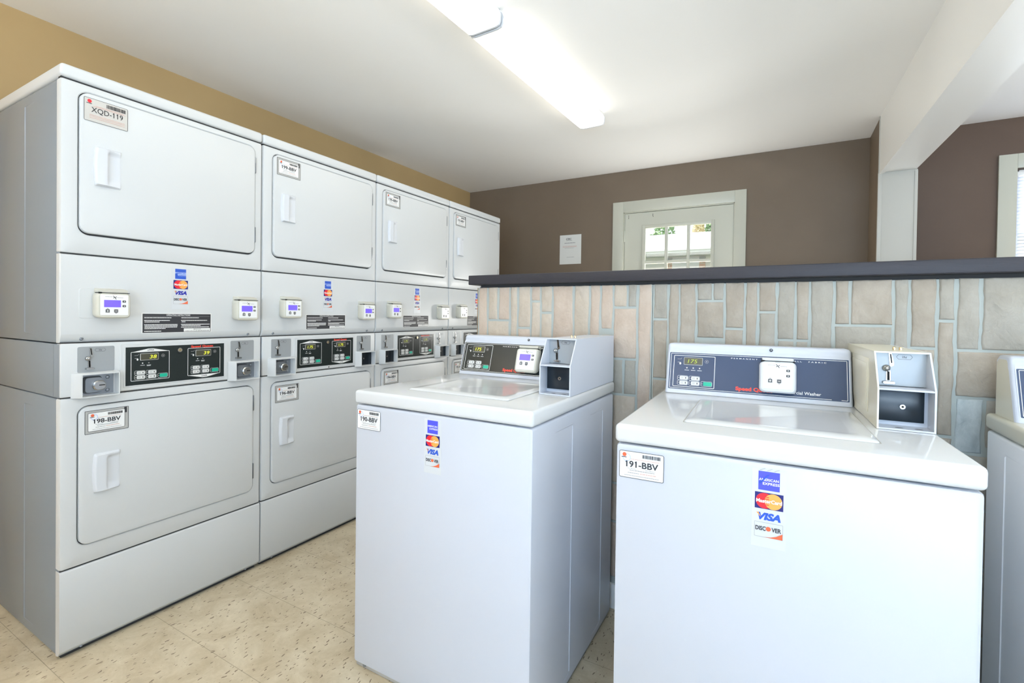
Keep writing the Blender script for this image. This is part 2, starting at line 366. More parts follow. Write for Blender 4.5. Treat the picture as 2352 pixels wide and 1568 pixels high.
def id_sticker(parent, x0, x1, z0, z1, y, text, style, seed):
    rnd = random.Random(seed); b = MB(); L = lambda k: y - .0004 * k
    w = x1 - x0; h = z1 - z0
    if style == 'double':    # white sticker laid over a grey older one
        b.rect(x0, x1, z0, z1, L(1), 'greyst', .002); b.ring(x0, x1, z0, z1, .002, .0014, L(2), 'ink')
        X0, X1, Z0, Z1 = x0 + .008, x1 - .011, z0 + .008, z1 - .008
        b.rect(X1 - .002, X1 + .006, z1 - .022, z1 - .002, L(2), 'ink')
    else: X0, X1, Z0, Z1 = x0, x1, z0, z1
    W = X1 - X0; H = Z1 - Z0
    pm = 'oldst' if style == 'old' else 'paper'
    b.rect(X0, X1, Z0, Z1, L(3), pm, .004); b.ring(X0, X1, Z0, Z1, .004, .0011, L(4), 'ink')
    tx = lambda t, fx, fz, fh, mat, **k: b.text(t, X0 + W * fx, Z0 + H * fz, H * fh, L(5), mat, **k)
    bo_ = .004 if style == 'old' else .022
    tx(text, .16, .42, .22, 'ink', bold=bo_, width=W * .72)
    fv = text_mesh(text, bo_, 0.)[0]; fa, fb = min(p[0] for p in fv), max(p[0] for p in fv); sx_ = W * .72 / (fb - fa); hh = H * .22
    for k_, ch in enumerate(text):      # the figure one carries a small flag
        if ch == '1':
            gx = X0 + W * .16 + (max(p[0] for p in text_mesh(text[:k_ + 1], bo_, 0.)[0]) - fa) * sx_; st_ = .085 * sx_ if style != 'old' else .06 * sx_; zt_ = Z0 + H * .42 + hh
            b.poly([(gx - st_, zt_ + hh * .02), (gx - st_ * .4, zt_ + hh * .02), (gx - st_ * .9, zt_ - hh * .22), (gx - st_ - .13 * sx_, zt_ - hh * .30), (gx - st_ - .13 * sx_, zt_ - hh * .18)], L(5), 'ink')
    # emblem: little sun over a loop
    b.disc(X0 + W * .12, Z1 - H * .14, H * .075, L(6), 'mcred' if style == 'old' else 'disc')
    b.rect(X0 + W * .05, X0 + W * .17, Z1 - H * .25, Z1 - H * .225, L(6), 'ink')
    if style != 'old':
        b.disc(X0 + W * .17, Z1 - H * .24, H * .15, L(5), 'ltblue', 20, inner=H * .13)
    x = X0 + W * (.50 if style == 'old' else .53)
    while x < X0 + W * .93:
        bw = rnd.choice((.0008, .0012, .0018)); b.rect(x, x + bw, Z1 - H * (.21 if style != 'old' else .24), Z1 - H * .08, L(5), 'ink'); x += bw + rnd.choice((.0006, .001))
    pk = 'pinkink'
    b.fuzz(X0 + W * .26, X0 + W * .90, Z0 + H * .70, H * .022, L(5), pk, rnd)
    if style == 'old': b.fuzz(X0 + W * .2, X0 + W * .95, Z0 + H * .66, H * .02, L(5), pk, rnd)
    if style != 'old':
        b.text('For Service:', X0 + W * .2, Z0 + H * .345, H * .035, L(5), 'ink', width=W * .19); b.text('Para Servicio:', X0 + W * .6, Z0 + H * .345, H * .035, L(5), 'ink', width=W * .22)
        b.fuzz(X0 + W * .24, X0 + W * .80, Z0 + H * .285, H * .024, L(5), 'inkgrey', rnd)
        b.fuzz(X0 + W * .2, X0 + W * .46, Z0 + H * .19, H * .024, L(5), 'inkgrey', rnd); b.fuzz(X0 + W * .48, X0 + W * .84, Z0 + H * .19, H * .03, L(5), pk, rnd)
        b.fuzz(X0 + W * .12, X0 + W * .9, Z0 + H * .09, H * .02, L(5), 'inkgrey', rnd)
    else:
        for q in (.28, .22, .15): b.fuzz(X0 + W * .12, X0 + W * .92, Z0 + H * q, H * .022, L(5), pk, rnd)
    return b.build('id_sticker', parent, smooth=0)

def card_reader(parent, cx, zt, w=.098, h=.099, d=.042, mat='plastic', screen='lcd', M4=None, base_y=0.):
    """cream payment reader; cx centre, zt top; sits on y=base_y, outward -y"""
    b = MB(); b.M = M4 or Matrix.Identity(4)
    x0, x1 = cx - w / 2, cx + w / 2; z0 = zt - h; y = base_y
    b.loft([(x0 + .003, x1 - .003, z0 + .006, zt - .009, .012, y), (x0 - .001, x1 + .001, z0 + .002, zt - .010, .014, y - .010), (x0, x1, z0, zt - .0115, .014, y - d + .008), (x0 + .002, x1 - .002, z0 + .001, zt - .012, .013, y - d + .003), (x0 + .005, x1 - .005, z0 + .004, zt - .015, .011, y - d)], mat, seg=5)
    b.loft([(x0 + .006, x1 - .006, zt - .012, zt + .004, .004, y), (x0 + .006, x1 - .006, zt - .012, zt + .002, .004, y - d * .55), (x0 + .008, x1 - .008, zt - .011, zt - .002, .003, y - d + .004)], mat)
    b.box(x0 + .005, x1 - .004, y - d + .001, y - .012, zt - .0128, zt - .0108, 'dark')
    b.poly([(x0 + .004, zt - .0150), (x0 + .004, zt - .0098), (x0 + .012, zt - .0098), (x0 + .018, zt - .0118), (x0 + .012, zt - .0140)], y - d - .0002, 'dark')
    root = b.build('card_reader', parent)
    p = MB(); p.M = b.M; yy = y - d; L = lambda k: yy - .0004 * k
    X0, X1, Z0, Z1 = cx - .040, cx + .040, z0 + .010, zt - .018
    p.loft([(X0, X1, Z0, Z1, .003, yy), (X0 + .0008, X1 - .0008, Z0 + .0008, Z1 - .0008, .003, yy - .0012)], 'paper')
    yy -= .0012
    p.rect(cx - .007, cx + .007, Z1 + .0022, Z1 + .0032, y - d - .0003, 'inkgrey')
    lz = Z1 - .0085
    p.line([(cx - .004, lz + .004), (cx - .0005, lz), (cx - .0035, lz - .003)], .0018, L(1), 'ink'); p.line([(cx + .005, lz + .002), (cx + .001, lz - .0015), (cx + .004, lz - .006)], .0018, L(1), 'ink')
    r_ = random.Random(3); p.fuzz(cx - .027, cx - .006, lz + .001, .0013, L(1), 'inkgrey', r_); p.fuzz(cx + .007, cx + .025, lz - .002, .0013, L(1), 'inkgrey', r_)
    p.build('front_label', root, smooth=0)
    sc = MB(); sc.M = b.M; sc.rect(cx - .030, cx + .018, Z1 - .043, Z1 - .0185, L(1), screen, .0006); sc.build('screen', root, smooth=0)
    for (bx, bz) in ((cx + .0275, Z1 - .0225), (cx + .0275, Z1 - .0385)):
        q = MB(); q.M = b.M; q.loft([(bx - .0048, bx + .0048, bz - .0036, bz + .0036, .001, yy), (bx - .0046, bx + .0046, bz - .0034, bz + .0034, .001, yy - .0008)], 'ink'); q.rect(bx - .0018, bx + .0018, bz - .0012, bz + .0012, yy - .0011, 'paper'); q.build('button', root)
    for sgn, bx in ((1, cx - .020), (-1, cx + .004)):
        bz = Z1 - .056; q = MB(); q.M = b.M
        q.poly([(bx - .0062, bz - .006 * sgn), (bx + .0062, bz - .006 * sgn), (bx + .0062, bz + .0045 * sgn), (bx, bz + .0095 * sgn), (bx - .0062, bz + .0045 * sgn)][::sgn], L(1), 'inkgrey')
        q.rect(bx - .0047, bx + .0047, bz - .0042, bz + .0042, L(2), 'ink', .001)
        q.rect(bx - .0032, bx + .0032, bz - .001, bz + .001, L(3), 'paper')
        if sgn > 0: q.rect(bx - .001, bx + .001, bz - .0032, bz + .0032, L(3), 'paper')
        q.build('button', root, smooth=0)
    return root

def coin_slot(parent, ox, oz, y, sc=1., M4=None, txt=True):
    """coin mechanism: ox,oz = upper-left of the slot piece"""
    b = MB(); b.M = M4 or Matrix.Identity(4); P = lambda a, c: (ox + a * sc, oz - c * sc)
    def plate(pts, out, mat):
        n = len(pts); vs = [(p[0], y, p[1]) for p in pts] + [(p[0], y - out, p[1]) for p in pts]
        b.add(vs, [[i, (i + 1) % n, n + (i + 1) % n, n + i] for i in range(n)] + [[n + i for i in range(n)]], mat)
    plate([P(-.0022, 0), P(.0036, 0), P(.0090, .025), P(.0085, .031), P(.0030, .034), P(.0005, .031)], .003, 'metal')
    b.poly([P(0, .002), P(.0028, .002), P(.0058, .025), P(.0030, .025)], y - .0034, 'dark')
    x, z = P(-.0065, .038); b.cyl(x, z, .0085 * sc, y, y - .004, 'metal', 24, dome=.005)
    b.cyl(x, z, .0048 * sc, y - .006, y - .0105, 'metal', 20, dome=.003)
    plate([P(-.0060, .044), P(.0022, .044), P(.0028, .070), P(-.0068, .070)], .0025, 'metal')
    b.poly([P(-.0045, .046), P(.0002, .046), P(.0010, .069), P(-.0042, .069)], y - .0030, 'dark')
    x, z = P(-.0015, .0735); b.loft([(x - .013 * sc, x + .013 * sc, z - .004, z + .003, .003, y), (x - .012 * sc, x + .012 * sc, z - .0035, z + .002, .003, y - .010)], 'metal')
    if txt:
        hx, hz = P(.030, .0085); w, h = .016 * sc, .0058 * sc
        b.line([(hx - w, hz), (hx - w * .75, hz + h), (hx + w * .75, hz + h), (hx + w, hz), (hx + w * .75, hz - h), (hx - w * .75, hz - h)], .0006, y - .0004, 'ink', True)
        b.text('25¢', hx, hz - .0024 * sc, .0048 * sc, y - .0004, 'ink', .01, 0, None, 'c')
    return b.build('coin_slot', parent)

def timer_panel(b, x0, x1, z0, z1, y, peak=None):
    """printed outline on a dark film; z0..z1 rectangle"""
    L = lambda k: y - .0004 * k
    b.ring(x0, x1, z0, z1, .003, .0016, L(1), 'white')
    if peak:
        t, word = peak; xm = (x0 + x1) / 2
        if t > 0: b.poly([(x0 + .002, z1 - .001), (x1 - .002, z1 - .001), (xm + .008, z1 + .0105), (xm - .008, z1 + .0105)], L(1), 'white'); b.text(word, xm, z1 + .0018, .0062, L(2), 'ink', .01, 0, .022, 'c')
        else: b.poly([(x0 + .002, z0 + .001), (xm - .008, z0 - .0105), (xm + .008, z0 - .0105), (x1 - .002, z0 + .001)], L(1), 'white'); b.text(word, xm, z0 - .0080, .0062, L(2), 'ink', .01, 0, .022, 'c')
    # hand/coin pictograms and clock
    b.disc(x0 + .104, z1 - .018, .0058, L(1), 'inkgrey', 20, inner=.0048); b.disc(x0 + .104, z1 - .018, .0014, L(1), 'white')
    b.line([(x0 + .012, z1 - .013), (x0 + .022, z1 - .013), (x0 + .025, z1 - .009)], .0012, L(1), 'inkgrey'); b.line([(x0 + .013, z1 - .024), (x0 + .020, z1 - .024)], .0016, L(1), 'inkgrey'); b.disc(x0 + .021, z1 - .028, .0028, L(1), 'white', rz=.004)

def panel_controls(root, M4, y, x0, z1, digits, dim, three=False, led='led'):
    """display + lamps + buttons under a panel whose inner rectangle starts at x0,z1"""
    L = lambda k: y - .0004 * k
    d = MB(); d.M = M4; dx0, dx1, dz1, dz0 = x0 + .029, x0 + .089, z1 - .006, z1 - .032
    d.loft([(dx0, dx1, dz0, dz1, .002, y), (dx0 + .0005, dx1 - .0005, dz0 + .0005, dz1 - .0005, .002, y - .0014)], 'greyst'); d.rect(dx0 + .0017, dx1 - .0017, dz0 + .0017, dz1 - .0017, y - .0018, 'ledwin', .001)
    if digits:
        w = .030 if len(digits) > 2 else .023
        d.text(digits, dx1 - .007 - w - (.01 if len(digits) > 2 else 0), dz0 + .0062, .0130, y - .0022, led, .0, .14, w)
    d.build('display', root, smooth=0)
    xs = (.040, .060, .080) if three else (.037, .057)
    for i, q in enumerate(xs):
        g = MB(); g.M = M4; g.disc(x0 + q, z1 - .042, .0021, L(1), 'white' if (three or i == 0) else 'inkgrey'); g.rect(x0 + q - .007, x0 + q + .007, z1 - .0505, z1 - .0490, L(1), 'btn')
        if not three and i == 1: g.rect(x0 + .051, x0 + .063, z1 - .0535, z1 - .052, L(1), 'btn')
        g.build('indicator_light', root, smooth=0)
    for i, (bx, bz) in enumerate(((.0135, .070), (.050, .070), (.0135, .0865), (.050, .0865), (.088, .0865))):
        q = MB(); q.M = M4; X0, X1, Z1, Z0 = x0 + bx, x0 + bx + .032, z1 - bz, z1 - bz - .0135
        if i == 4: Z1 += .001
        q.ring(X0 - .002, X1, Z0 - .001, Z1 + .001, .004, .0009, L(1), 'btn')
        q.loft([(X0 + .005, X1 - .001, Z0 + .0008, Z1 - .0008, .0035, y), (X0 + .0055, X1 - .0015, Z0 + .0012, Z1 - .0012, .0035, y - .001)], 'green' if i == 4 else 'btn')
        q.disc(X0 + .0015, (Z0 + Z1) / 2, .0016, L(2), 'inkgrey')
        if i < 4: q.disc(X1 - .0075, (Z0 + Z1) / 2, .0016, y - .0014, 'ink', rz=.003); q.rect(X0 + .009, X0 + .017, (Z0 + Z1) / 2 - .0022, (Z0 + Z1) / 2 - .001, y - .0014, 'inkgrey'); q.rect(X0 + .009, X0 + .017, (Z0 + Z1) / 2 + .001, (Z0 + Z1) / 2 + .0022, y - .0014, 'inkgrey')
        q.build('button', root, smooth=0)

# ------------------------------------------------------------------ stacked dryer (canonical: front faces -y, x 0..W)
W_D = .6975
def door_panel_front(b, x0, x1, z0, z1, hx0, hx1, hz0, hz1, r):
    """sheet front with a rounded opening"""
    b.loft([(x0, x1, z0, z1, .006, .030), (x0, x1, z0, z1, .006, .008), (x0 + .0025, x1 - .0025, z0 + .0018, z1 - .0018, .006, .0018), (x0 + .008, x1 - .008, z0 + .005, z1 - .005, .006, 0),
            (hx0 - .003, hx1 + .003, hz0 - .003, hz1 + .003, r + .003, 0), (hx0, hx1, hz0, hz1, r, .003), (hx0, hx1, hz0, hz1, r, .014)], 'enamel', True, False, seg=8)

def loading_door(parent, x0, x1, z0, z1, sticker, style, hz, seed, gb=.0065):
    b = MB(); g = .0032; z0r = z0; z0 = z0 + gb - g
    b.loft([(x0, x1, z0, z1, .030, .020), (x0 + g, x1 - g, z0 + g, z1 - g, .028, .012), (x0 + g, x1 - g, z0 + g, z1 - g, .028, -.0035), (x0 + g + .0012, x1 - g - .0012, z0 + g + .0012, z1 - g - .0012, .027, -.0058), (x0 + g + .004, x1 - g - .004, z0 + g + .004, z1 - g - .004, .024, -.0068)], 'enamel', True, True, seg=8)
    z0 = z0r
    # dark gasket ring deep in the gap, coloured to give its shade
    b.loft([(x0 - .001, x1 + .001, z0 - .001, z1 + .001, .031, .0085), (x0 + .006, x1 - .006, z0 + .010, z1 - .006, .026, .0084)], 'gap', False, False, seg=8)
    d = b.build('loading_door', parent)
    # handle: raised lip on the left, scooped pocket on the right
    h = MB(); a0, a1, c0, c1 = x0 + .042, x0 + .117, hz - .067, hz + .067; y = -.0068
    nu, nv = 26, 26; vs = []; fs = []
    ss = lambda a, b_, t_: (lambda q: q * q * (3 - 2 * q))(max(0., min(1., (t_ - a) / (b_ - a))))
    for j in range(nv + 1):
        v_ = j / nv
        for i in range(nu + 1):
            u = i / nu
            body = .0155 - .0095 * ss(.30, 1., u)                           # plate thins towards the right
            pocket = ss(.42, .52, u) * ss(.03, .22, v_) * (1 - ss(.86, .91, v_))
            hgt = body * (1 - pocket) + .0012 * pocket
            edge = min(1., min(u / .06, (1 - u) / .05, v_ / .03, (1 - v_) / .035))
            hgt *= math.sin(PI / 2 * max(0., edge)) ** .7 if edge > 0 else 0.
            bow = -.0045 * math.sin(PI * v_) * (1 - u) if u < .3 else 0.
            vs.append((a0 + (a1 - a0) * u + bow, y - hgt + .0003, c0 + (c1 - c0) * v_))
    for j in range(nv):
        for i in range(nu):
            k = j * (nu + 1) + i; fs.append([k, k + 1, k + nu + 2, k + nu + 1])
    h.add(vs, fs, 'handle'); h.build('handle', d, smooth=60)
    H = z1 - z0
    for zz in (z1 - H * .17, z0 + H * .19):
        q = MB(); q.box(x1 - .0045, x1 + .0025, -.006, .006, zz - .034, zz + .034, 'steel', .0012); q.build('hinge', d)
    if style == 'old': id_sticker(d, x0 + .012, x0 + .136, z1 - .096, z1 - .018, -.0068, sticker, 'old', seed)
    else: id_sticker(d, x0 + .017, x0 + .142, z1 - .094 - (.004 if seed % 2 else 0), z1 - .014 - (.004 if seed % 2 else 0), -.0068, sticker, 'double', seed)
    return d

def coin_box(parent, x0, z0, y, kind, w=.109, h=.082):
    """projecting frame round a money box face"""
    x1, z1 = x0 + w, z0 + h; b = MB(); d = .034; fx = .0
    # housing shell: outer body with pocket
    b.loft([(x0 - .016, x1 + .004, z0 - .002, z1 + .002, .004, y), (x0, x1, z0, z1, .003, y - d + .002), (x0 + .001, x1 - .001, z0 + .001, z1 - .001, .003, y - d), (x0 + .0045, x1 - .0045, z0 + .0045, z1 - .0045, .001, y - d), (x0 + .0055, x1 - .0055, z0 + .0055, z1 - .0055, .001, y - .004)], 'enamel', True, True)
    root = b.build('coin_box', parent)
    q = MB(); yy = y - .0045
    if kind == 'metal':
        q.loft([(x0 + .006, x1 - .010, z0 + .007, z1 - .007, .002, yy), (x0 + .006, x1 - .010, z0 + .007, z1 - .007, .002, yy - .002)], 'steel')
        q.loft([(x0 + .012, x0 + .066, z0 + .012, z1 - .012, .010, yy - .002), (x0 + .016, x0 + .062, z0 + .016, z1 - .016, .009, yy - .016)], 'steel')
        for (a, c) in ((x0 + .082, z1 - .019), (x0 + .082, z0 + .018)): q.cyl(a, c, .006, yy - .002, yy - .004, 'steel', 16, dome=.003)
        q.build('back_plate', root)
        k = MB(); k.loft([(x0 + .034, x0 + .070, z0 + .022, z0 + .056, .015, yy - .012), (x0 + .034, x0 + .070, z0 + .022, z0 + .056, .015, yy - .024), (x0 + .037, x0 + .067, z0 + .025, z0 + .053, .013, yy - .027)], 'metal', seg=6)
        k.rect(x0 + .050, x0 + .066, z0 + .0385, z0 + .0415, yy - .0275, 'dark'); k.build('lock', root)
    else:
        q.loft([(x0 + .006, x1 - .006, z0 + .006, z1 - .006, .002, yy), (x0 + .007, x1 - .010, z0 + .007, z1 - .007, .002, yy - .003)], 'boxdark'); q.build('coin_door', root)
        k = MB(); k.cyl(x0 + .040, z0 + .042, .0045, yy - .003, yy - .006, 'metal', 16); k.build('lock', root)
    return root

def make_dryer(idx, label, texts, styles, digits, boxes, screens):
    t = thing('stacked_dryer', label, 'dryer', (0, .0012 + idx * .7, 0), PI / 2, 'stacked tumble dryers in a row')
    w = W_D
    # cabinet carcass
    b = MB(); e = .0035
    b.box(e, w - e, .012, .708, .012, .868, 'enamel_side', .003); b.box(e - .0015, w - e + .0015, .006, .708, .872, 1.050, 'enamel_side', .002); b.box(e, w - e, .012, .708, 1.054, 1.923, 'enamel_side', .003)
    for sx, sg in ((e, -1), (w - e, 1)):   # pressed ribs on the sides
        for dep, z0, z1 in ((.3155, .046, .826), (.3155, 1.080, 1.889), (.60, .046, .826), (.60, 1.080, 1.889)):
            b.add([(sx, dep - .003, z0), (sx, dep + .003, z0), (sx, dep + .003, z1), (sx, dep - .003, z1), (sx + sg * .0022, dep, z0 + .004), (sx + sg * .0022, dep, z1 - .004)], [[0, 4, 5, 3], [1, 2, 5, 4], [0, 1, 4], [3, 5, 2]], 'enamel_side')
        for zz in (.046, .826, 1.080, 1.889):
            b.add([(sx, .235, zz - .002), (sx, .3155, zz - .002), (sx, .3155, zz + .002), (sx, .235, zz + .002), (sx + sg * .0012, .245, zz), (sx + sg * .0012, .3155, zz)], [[0, 1, 5, 4], [2, 3, 4, 5], [0, 4, 3]], 'enamel_side')
        b.box(min(sx, sx + sg * .002), max(sx, sx + sg * .002), .05, .055, .875, 1.048, 'enamel_side')
    for za, zb_ in ((1.9230, 1.9300), (1.3475, 1.3545), (1.0500, 1.0560), (.8680, .8745), (.2925, .3000)): b.box(.005, w - .005, .0065, .028, za, zb_, 'gap')  # dark strips that paint shade into the panel seams
    b.build('cabinet', t)
    b = MB(); b.loft([(.012, w - .012, 0, .012, .001, .70), (.012, w - .012, 0, .012, .001, .022)], 'gap'); b.build('base', t)
    # curved overhanging top
    b = MB(); b.box(.0005, w - .0005, -.004, .710, 1.929, 1.972, 'enamel', .011, 4); b.build('top_panel', t)
    # upper front
    b = MB(); door_panel_front(b, .002, w - .002, 1.353, 1.924, .047, .663, 1.418, 1.900, .032); b.build('front_panel', t)
    loading_door(t, .047, .663, 1.418, 1.900, texts[0], styles[0], 1.657, idx * 2)
    # service panel with turned-in lower lip
    b = MB(); r = .006
    prof = [(.03, 1.0545), (.0125, 1.0545), (.0105, 1.056), (.0003, 1.080), (0, 1.084), (0, 1.349 - r), (.0015, 1.349 - r * .35), (r, 1.349), (.03, 1.349)]
    b.prism(prof, .0045, w - .0045, 'enamel')
    for xx, s_ in ((.0045, -1), (w - .0045, 1)):
        p2 = [(min(.03, y + .004), z) for y, z in prof]; n = len(prof)
        b.add([(xx, y, z) for y, z in prof] + [(xx + s_ * .0028, y, z) for y, z in p2], [[i, (i + 1) % n, n + (i + 1) % n, n + i] for i in range(n)] + [[n + i for i in range(n)]], 'enamel')
    sp = b.build('service_panel', t, smooth=50)
    for xx in (.059, .639):
        q = MB(); q.M = Matrix.Translation((xx, .0065, 1.0665)) @ Matrix.Rotation(math.radians(-23), 4, 'X'); q.cyl(0, 0, .0055, .002, -.0025, 'steel', 16, dome=.002); q.rect(-.003, .003, -.0007, .0007, -.0047, 'dark'); q.build('screw', sp)
    card_logos(t, .3365, 1.329, 0.)
    # instruction plate
    b = MB(); rnd = random.Random(5); L = lambda k: -.0004 * k
    b.rect(.231, .479, 1.080, 1.156, L(1), 'white'); b.rect(.234, .476, 1.082, 1.153, L(2), 'ink')
    b.text('OPERATING INSTRUCTIONS', .355, 1.1455, .0058, L(3), 'white', .012, 0, .085, 'c'); b.rect(.238, .472, 1.1432, 1.1440, L(3), 'inkgrey')
    for (fx0, fx1, fz) in ((.239, .33, 1.137), (.239, .325, 1.1265), (.240, .290, 1.121), (.239, .352, 1.111), (.240, .352, 1.106), (.240, .350, 1.101), (.240, .31, 1.096), (.239, .295, 1.086), (.365, .43, 1.137), (.364, .462, 1.1265), (.366, .38, 1.121), (.364, .472, 1.111), (.366, .437, 1.106), (.364, .470, 1.100)):
        b.fuzz(fx0, fx1, fz, .0026, L(3), 'white', rnd, .15)
    b.rect(.374, .474, 1.0835, 1.0965, L(3), 'white'); b.text('IMPORTANT', .424, 1.0912, .0033, L(4), 'ink', .01, 0, .028, 'c'); b.text('CLEAN LINT FILTER BEFORE EACH USE', .424, 1.0855, .0030, L(4), 'ink', .005, 0, .090, 'c')
    b.build('instruction_plate', t, smooth=0)
    for k, (cx, zt) in enumerate(((.133, 1.236), (.611, 1.227))): card_reader(t, cx, zt, screen=screens[k])
    if idx == 0:   # old mounting plate edge beside the left reader
        b = MB(); b.loft([(.050, .125, 1.136, 1.238, .008, 0), (.051, .124, 1.137, 1.237, .008, -.0011)], 'enamel'); b.build('mounting_plate', t)
    # control section
    b = MB(); b.box(.0028, w - .0028, -.001, .03, .8735, 1.0515, 'enamel', .0028, 3); b.loft([(.164, .547, .8755, 1.044, .004, 0), (.166, .545, .8775, 1.042, .004, -.004)], 'enamel'); cs = b.build('control_fascia', t)
    for xa, xb in ((.046, .149), (.5585, .6625)):
        q = MB(); q.loft([(xa, xb, .951, 1.0395, .005, -.0005), (xa + .0006, xb - .0006, .9516, 1.039, .005, -.0022)], 'grey'); p = q.build('coin_plate', t); coin_slot(p, xa + .0335, 1.035, -.0022, .95)
    coin_box(t, .045, .868, 0., boxes[0]); coin_box(t, .5625, .868, 0., boxes[1])
    b = MB(); y = -.004
    b.loft([(.174, .5375, .886, 1.0365, .003, y), (.175, .5365, .887, 1.0355, .003, y - .0015)], 'enamel'); b.rect(.180, .5285, .8915, 1.0310, y - .0019, 'black', .001); y2 = y - .0019
    timer_panel(b, .1955, .3215, .9065, 1.0130, y2, (1, 'UPPER')); timer_panel(b, .3865, .5125, .9070, 1.0170, y2, (-1, 'LOWER'))
    b.text('Speed Queen', .3985, 1.0195, .0078, y2 - .0005, 'redink', .045, 0, .085)
    cp = b.build('control_panel', t, smooth=0)
    panel_controls(cp, Matrix.Identity(4), y2, .1955, 1.0125, digits[0], False, led='led' if idx < 2 else 'leddim'); panel_controls(cp, Matrix.Identity(4), y2, .3865, 1.0150, digits[1], False, led='led' if idx < 2 else 'leddim')
    q = MB(); q.cyl(.3560, 1.0125, .0085, y2, y2 - .006, 'metal', 24); q.cyl(.3560, 1.0125, .0055, y2 - .006, y2 - .007, 'brass', 20); q.rect(.3553, .3567, 1.0095, 1.0155, y2 - .0074, 'dark'); q.build('key_lock', cp)
    if idx == 1: q = MB(); q.cyl(.369, .8825, .003, -.004, -.006, 'gap', 12); q.build('screw', cs)
    # lower front
    b = MB(); door_panel_front(b, .002, w - .002, .2985, .8695, .047, .661, .361, .838, .032); b.build('front_panel', t)
    loading_door(t, .047, .661, .361, .838, texts[1], styles[1], .602, idx * 2 + 1, .0032)
    # toe panel with folded lower edge
    b = MB(); rnd = random.Random(idx + 3); r = .006
    prof = [(.03, .294), (r, .294), (.0015, .294 - r * .35), (0, .294 - r), (0, .030), (.003, .024), (.014, .013), (.03, .012)]
    b.prism(prof, .002, w - .002, 'enamel'); tp = b.build('toe_panel', t, smooth=50)
    for xx in (.061, .636):
        q = MB(); q.M = Matrix.Translation((xx, .008, .0185)) @ Matrix.Rotation(math.radians(-45), 4, 'X'); q.cyl(0, 0, .005, .002, -.001, 'steel', 14, dome=.0015); q.build('screw', tp)
    return t

names = [('leftmost stacked white dryer, nearest the camera, its bare grey side showing', ('XQD-119', '198-BBV'), ('old', 'double'), ('38', '39'), ('metal', 'metal'), ('lcd', 'lcd')),
         ('second stacked white dryer from the left, stickers 199-BBV and 196-BBV, one silver lock box', ('199-BBV', '196-BBV'), ('double', 'double'), ('1.75', '1.75'), ('metal', 'dark'), ('lcd', 'lcd')),
         ('third stacked white dryer from the left, with the 195-BBV sticker on its upper door', ('195-BBV', '194-BBV'), ('double', 'double'), ('1.75', '1.75'), ('dark', 'dark'), ('lcd', 'lcdl')),
         ('farthest stacked white dryer, at the end of the row against the brown wall, partly hidden', ('193-BBV', '192-BBV'), ('double', 'double'), ('1.75', '1.75'), ('dark', 'dark'), ('lcdl', 'lcdl'))]
for i, n in enumerate(names): make_dryer(i, *n)

